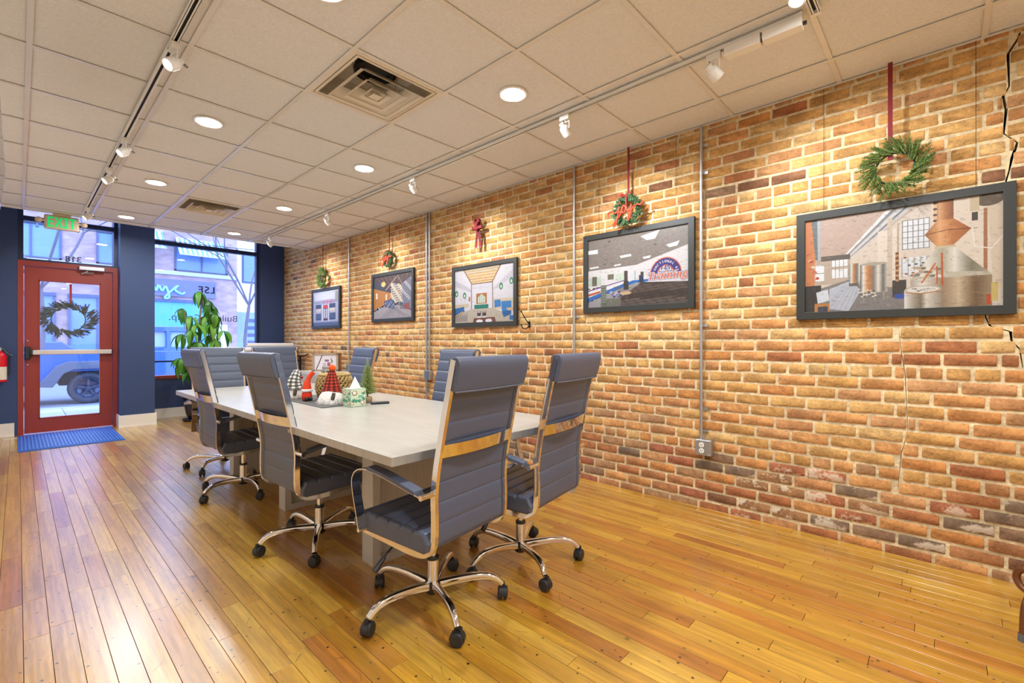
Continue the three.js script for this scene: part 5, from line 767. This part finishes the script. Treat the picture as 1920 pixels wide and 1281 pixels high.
{
  // parked blue pickup, seen through the door and window
  const t = thing('parked_pickup', 'blue pickup with black wheel arches parked outside the door', 'pickup truck', [1.16, -0.28, -15.9]);
  const paint = phy({ color: rgb(58, 100, 168), roughness: 0.3, clearcoat: 1, clearcoatRoughness: 0.05 }), arch = std({ color: rgb(92, 98, 112), roughness: 0.6 }), tyre = std({ color: rgb(62, 66, 76), roughness: 0.85 }), rim = std({ color: rgb(88, 96, 116), roughness: 0.3, metalness: 0.7 });
  const bodyShape = new THREE.Shape([V2(-2.2, 0.50), V2(-0.62, 0.50), V2(-0.42, 0.80), V2(0.42, 0.80), V2(0.62, 0.48), V2(2.5, 0.48), V2(2.7, 0.80), V2(3.5, 0.80), V2(3.7, 0.5), V2(4.2, 0.5), V2(4.2, 1.12), V2(3.0, 1.2), V2(2.4, 1.22), V2(-2.2, 1.2)]);
  add('body', new THREE.ExtrudeGeometry(bodyShape, { depth: 1.6, bevelEnabled: true, bevelSize: 0.03, bevelThickness: 0.04, bevelSegments: 2 }).translate(0, 0, -0.75), paint, t);
  const cabShape = new THREE.Shape([V2(0.95, 1.2), V2(1.0, 1.86), V2(2.05, 1.88), V2(2.55, 1.22)]); for (const [a, b] of [[1.1, 1.55], [1.62, 2.1]]) cabShape.holes.push(new THREE.Path([V2(a, 1.32), V2(b + (b > 2 ? 0.2 : 0), 1.32), V2(b - (b > 2 ? 0.1 : 0), 1.76), V2(a, 1.76)]));
  add('cab', new THREE.ExtrudeGeometry(cabShape, { depth: 1.5, bevelEnabled: true, bevelSize: 0.02, bevelThickness: 0.03, bevelSegments: 1 }).translate(0, 0, -0.75), paint, t); add('cab_glass', mg([bx(1.2, 0.5, 1.36, 1.65, 1.54, 0)]), std({ color: rgb(176, 196, 214), roughness: 0.05 }), t);
  add('sill_step', box(0.55, 2.55, 0.34, 0.42, 0.72, 0.86), arch, t); add('rear_bumper', box(-2.35, -2.15, 0.45, 0.68, -0.8, 0.86), arch, t);
  for (const [x, nm] of [[0, 0], [3.1, 1]]) {
    const flare = new THREE.Shape([V2(-0.86, 0.46), V2(-0.55, 0.90), V2(-0.36, 1.0), V2(0.40, 1.0), V2(0.62, 0.9), V2(0.86, 0.46), V2(0.66, 0.44), V2(0.45, 0.78), V2(0.30, 0.84), V2(-0.26, 0.84), V2(-0.44, 0.74), V2(-0.62, 0.44)]); add('wheel_arch', new THREE.ExtrudeGeometry(flare, { depth: 0.12, bevelEnabled: true, bevelSize: 0.015, bevelThickness: 0.015, bevelSegments: 2 }).translate(x, 0, 0.83), arch, t);
    add('arch_well', box(x - 0.5, x + 0.5, 0.45, 0.84, -0.6, 0.8), M.blackPlastic, t);
    const R = 0.365, w = add('wheel', lathe([[0.23, -0.13], [R - 0.04, -0.135], [R - 0.008, -0.1], [R - 0.008, 0.1], [R - 0.04, 0.135], [0.23, 0.13], [0.23, -0.13]], 40).rotateX(Math.PI / 2), tyre, t); w.position.set(x, R, 0.78);
    const blocks = []; for (let k = 0; k < 36; k++) for (const z of [-0.08, 0.0, 0.08]) blocks.push(bx(0.045, 0.02, 0.06, 0, R - 0.008, z).rotateZ(k / 36 * Math.PI * 2 + z)); for (let k = 0; k < 36; k++) blocks.push(bx(0.03, 0.05, 0.012, 0, R - 0.05, 0.132).rotateZ(k / 36 * Math.PI * 2)); add('tread', mg(blocks), tyre, w);
    const spokes = [lathe([[0.235, 0.13], [0.225, 0.135], [0.215, 0.11], [0.2, 0.03], [0.0, 0.03]], 32).rotateX(Math.PI / 2), cyl(0.055, 0.05, 0.06, 0, 0, 0).rotateX(Math.PI / 2).translate(0, 0, 0.1)]; for (let k = 0; k < 5; k++) { const a = k / 5 * Math.PI * 2; spokes.push(bx(0.05, 0.2, 0.03, 0, 0.125, 0.095).rotateZ(a), sph(0.011, Math.sin(a + 0.6) * 0.075, Math.cos(a + 0.6) * 0.075, 0.11, 8)); } add('rim', mg(spokes), rim, w, 'five-spoke alloy rim');
  }
  const c = thing('parked_car', 'white car parked across the street beyond the pickup', 'car', [0.6, -0.28, -24.5]);
  add('body', new THREE.ExtrudeGeometry(new THREE.Shape([V2(-2.2, 0.3), V2(2.2, 0.3), V2(2.25, 0.75), V2(1.3, 0.92), V2(-2.1, 0.95), V2(-2.25, 0.7)]), { depth: 1.6, bevelEnabled: true, bevelSize: 0.05, bevelThickness: 0.06, bevelSegments: 3 }).translate(0, 0, -0.8), phy({ color: rgb(232, 234, 238), roughness: 0.3, clearcoat: 1 }), c); add('cabin', new THREE.ExtrudeGeometry(new THREE.Shape([V2(-1.5, 0.93), V2(-0.9, 1.42), V2(0.5, 1.44), V2(1.2, 0.93)]), { depth: 1.4, bevelEnabled: true, bevelSize: 0.04, bevelThickness: 0.05, bevelSegments: 2 }).translate(0, 0, -0.7), std({ color: rgb(96, 116, 150), roughness: 0.1 }), c);
  for (const x of [-1.35, 1.35]) add('wheel', cyl(0.32, 0.32, 1.72, 0, 0, 0, 24).rotateX(Math.PI / 2).translate(x, 0.32, 0), tyre, c);
}
{
  const Z = -30, pink = std({ color: rgb(206, 176, 176), roughness: 0.9, map: T.mortar }), trimM = std({ color: rgb(196, 200, 214), roughness: 0.7 }), glassB = std({ color: rgb(120, 150, 196), roughness: 0.1 }), dark = std({ color: rgb(92, 100, 128), roughness: 0.6 }), white = std({ color: rgb(240, 240, 236), roughness: 0.8 }), teal = std({ color: rgb(96, 176, 214), roughness: 0.4 });
  const b = thing('brick_shop_building', 'pinkish brick shop building across the street with a striped awning', 'building', [0, 0, Z]);
  add('facade', box(-14, 8.7, -0.3, 9.5, -3, 0), pink, b); add('cornice', box(-14, 8.75, 9.3, 9.8, -0.2, 0.35), trimM, b); add('string_course', box(-14, 8.72, 4.75, 4.95, 0, 0.12), trimM, b);
  for (const [x0, x1] of [[-7.6, -5.6], [-4.2, -2.2], [-0.6, 1.4], [2.6, 4.6], [5.7, 8.2]]) { const w = add('upper_window', mg([box(x0, x1, 5.0, 5.06, 0, 0.08), box(x0, x1, 6.5, 6.58, 0, 0.08), box(x0, x0 + 0.08, 5.0, 6.5, 0, 0.08), box(x1 - 0.08, x1, 5.0, 6.5, 0, 0.08), box((x0 + x1) / 2 - 0.04, (x0 + x1) / 2 + 0.04, 5.0, 6.5, 0, 0.06)]), dark, b); add('pane', box(x0 + 0.05, x1 - 0.05, 5.03, 6.52, 0.005, 0.02), glassB, w); }
  const aw = (x0, x1, y0, y1) => { const o = add('awning', mg([rod(V(x0, y1, 0.02), V(x1, y1, 0.02), 0.03, 6), rod(V(x0, y0, 1.0), V(x1, y0, 1.0), 0.03, 6)]), trimM, b, 'striped awning'); const n = Math.round((x1 - x0) / 0.11), g = bx((x1 - x0) / n, 0.02, Math.hypot(1.0, y1 - y0), 0, 0, 0); for (let i = 0; i < n; i++) { const m = add('stripe', g, i % 2 ? std({ color: rgb(120, 160, 150), roughness: 0.8 }) : white, o); m.position.set(x0 + (i + 0.5) * (x1 - x0) / n, (y0 + y1) / 2, 0.51); m.rotation.x = Math.atan2(y1 - y0, 1.0); } };
  aw(5.75, 7.95, 5.75, 6.75); aw(3.2, 5.2, 5.95, 6.95);
  for (const [x0, x1, m] of [[-7, -4.2, glassB], [-3.8, -1.4, dark], [-1.2, 1.2, glassB], [1.6, 2.7, glassB], [3.0, 7.4, teal]]) { const w = add('shop_window', mg([box(x0, x1, 0.4, 0.5, 0, 0.1), box(x0, x1, 3.3, 3.45, 0, 0.14), box(x0, x0 + 0.1, 0.4, 3.4, 0, 0.1), box(x1 - 0.1, x1, 0.4, 3.4, 0, 0.1)]), dark, b); add('pane', box(x0 + 0.08, x1 - 0.08, 0.45, 3.35, 0.01, 0.04), m, w); }
  for (let i = 0; i < 9; i++) add('window_poster', box(-0.9 + (i % 3) * 0.62, -0.45 + (i % 3) * 0.62, 0.9 + Math.floor(i / 3) * 0.7, 1.35 + Math.floor(i / 3) * 0.7, 0.045, 0.06), [white, std({ color: rgb(216, 120, 170), roughness: 0.8 }), teal][i % 3], b);
  add('shop_sign_band', box(3.0, 7.6, 3.6, 4.5, 0, 0.12), std({ color: rgb(120, 122, 166), roughness: 0.7 }), b); add('sign_script', tube([[3.4, 3.9], [3.6, 4.3], [3.75, 3.9], [3.9, 4.1], [4.05, 3.85], [4.2, 4.15], [4.35, 3.85], [4.5, 4.35], [4.55, 3.9], [4.75, 4.1], [4.9, 3.85], [5.0, 4.15], [5.15, 3.85], [5.3, 4.1], [5.45, 3.55], [5.25, 3.5], [5.6, 3.95], [5.85, 4.2], [5.7, 3.95], [6.0, 3.75], [6.15, 3.85]].map(([x, y]) => V(x, y, 0.16)), 0.06, 120, 6), std({ color: rgb(150, 214, 240), roughness: 0.5 }), b, 'light blue script shop sign');
  const p = thing('pale_building', 'pale plaster building to the right across the street', 'building', [0, 0, Z - 1.5]);
  add('facade', box(8.8, 22, -0.3, 8.6, -3, 0), white, p); for (const x of [9.4, 11.4, 13.4]) { const w = add('upper_window', box(x, x + 1.1, 4.8, 6.6, 0, 0.06), dark, p); add('pane', box(x + 0.08, x + 1.02, 4.9, 6.5, 0.05, 0.08), glassB, w); } add('shop_front', box(8.9, 13, 0.0, 3.0, 0, 0.08), std({ color: rgb(150, 172, 206), roughness: 0.5 }), p); for (let i = 0; i < 5; i++) add('louvre_band', box(9.7, 10.5, 0.6 + i * 0.45, 0.8 + i * 0.45, 0.08, 0.12), dark, p);
  const s = thing('banner_sign', 'narrow upright white banner with dark lettering at the far kerb', 'sign', [7.05, -0.15, -26.6]); add('board', box(-0.22, 0.22, 0.1, 2.2, -0.02, 0.02), white, s); add('post', rod(V(-0.25, 0, 0), V(-0.25, 2.4, 0), 0.03, 8), trimM, s);
  // bare street trees
  function tree(label, x, z, h, seed, lean, forks) {
    const R = rng(seed), t = thing('bare_tree', label, 'tree', [x, -0.2, z], 0, 'bare street trees'), bark = std({ color: rgb(116, 108, 118), roughness: 0.95 }), tr = [], br = [];
    const grow = (a, d, len, r, lev) => { const mid = a.clone().addScaledVector(d, len * 0.5).add(V((R() - 0.5) * len * 0.12, 0, (R() - 0.5) * len * 0.12)), e = a.clone().addScaledVector(d, len), g = tube([a, mid, e], r, 4, lev > 2 ? 3 : 5); (lev < 1 ? tr : br).push(g); if (lev >= 5) return; const n = lev === 0 ? forks : 2 + (R() < 0.45 ? 1 : 0); for (let k = 0; k < n; k++) { const az = k / n * Math.PI * 2 + R() * 2, sp = 0.38 + 0.38 * R(), q = V(Math.cos(az) * Math.sin(sp), Math.cos(sp), Math.sin(az) * Math.sin(sp)).applyQuaternion(new THREE.Quaternion().setFromUnitVectors(V(0, 1, 0), d)); q.y += 0.1; grow(e, q.normalize(), len * (0.62 + 0.25 * R()), r * 0.6, lev + 1); } };
    grow(V(0, 0, 0), V(lean, 1, 0).normalize(), h, 0.012 * h + 0.03, 0); add('trunk', mg(tr), bark, t); const m = add('branches', mg(br), bark, t); m.userData.kind = 'stuff';
  }
  tree('bare street tree with a pale trunk at the right side of the shop window', 6.6, -21.5, 2.9, 12, 0.03, 4); tree('bare street tree behind the glass over the door', 0.4, -22.5, 3.2, 41, 0.04, 4);
  const w = thing('string_lights', 'cable of small bulbs strung over the street', 'string lights', [0, 0, -20]); const cp = (x) => V(x, 4.75 + 0.004 * (x - 2) ** 2, 0); add('cable', tube(Array.from({ length: 15 }, (_, i) => cp(-6 + i * 1.4)), 0.012, 60, 5), M.blackMetal, w); for (let x = -5; x < 13; x += 0.9) add('bulb', lathe([[0, -0.12], [0.035, -0.1], [0.045, -0.06], [0.025, -0.02], [0.025, 0.02], [0, 0.02]], 10).translate(...cp(x).toArray()), M.piping, w);
}
scene.traverse((o) => { if (o.isLight) o.castShadow = true; });
renderer.render(scene, camera);
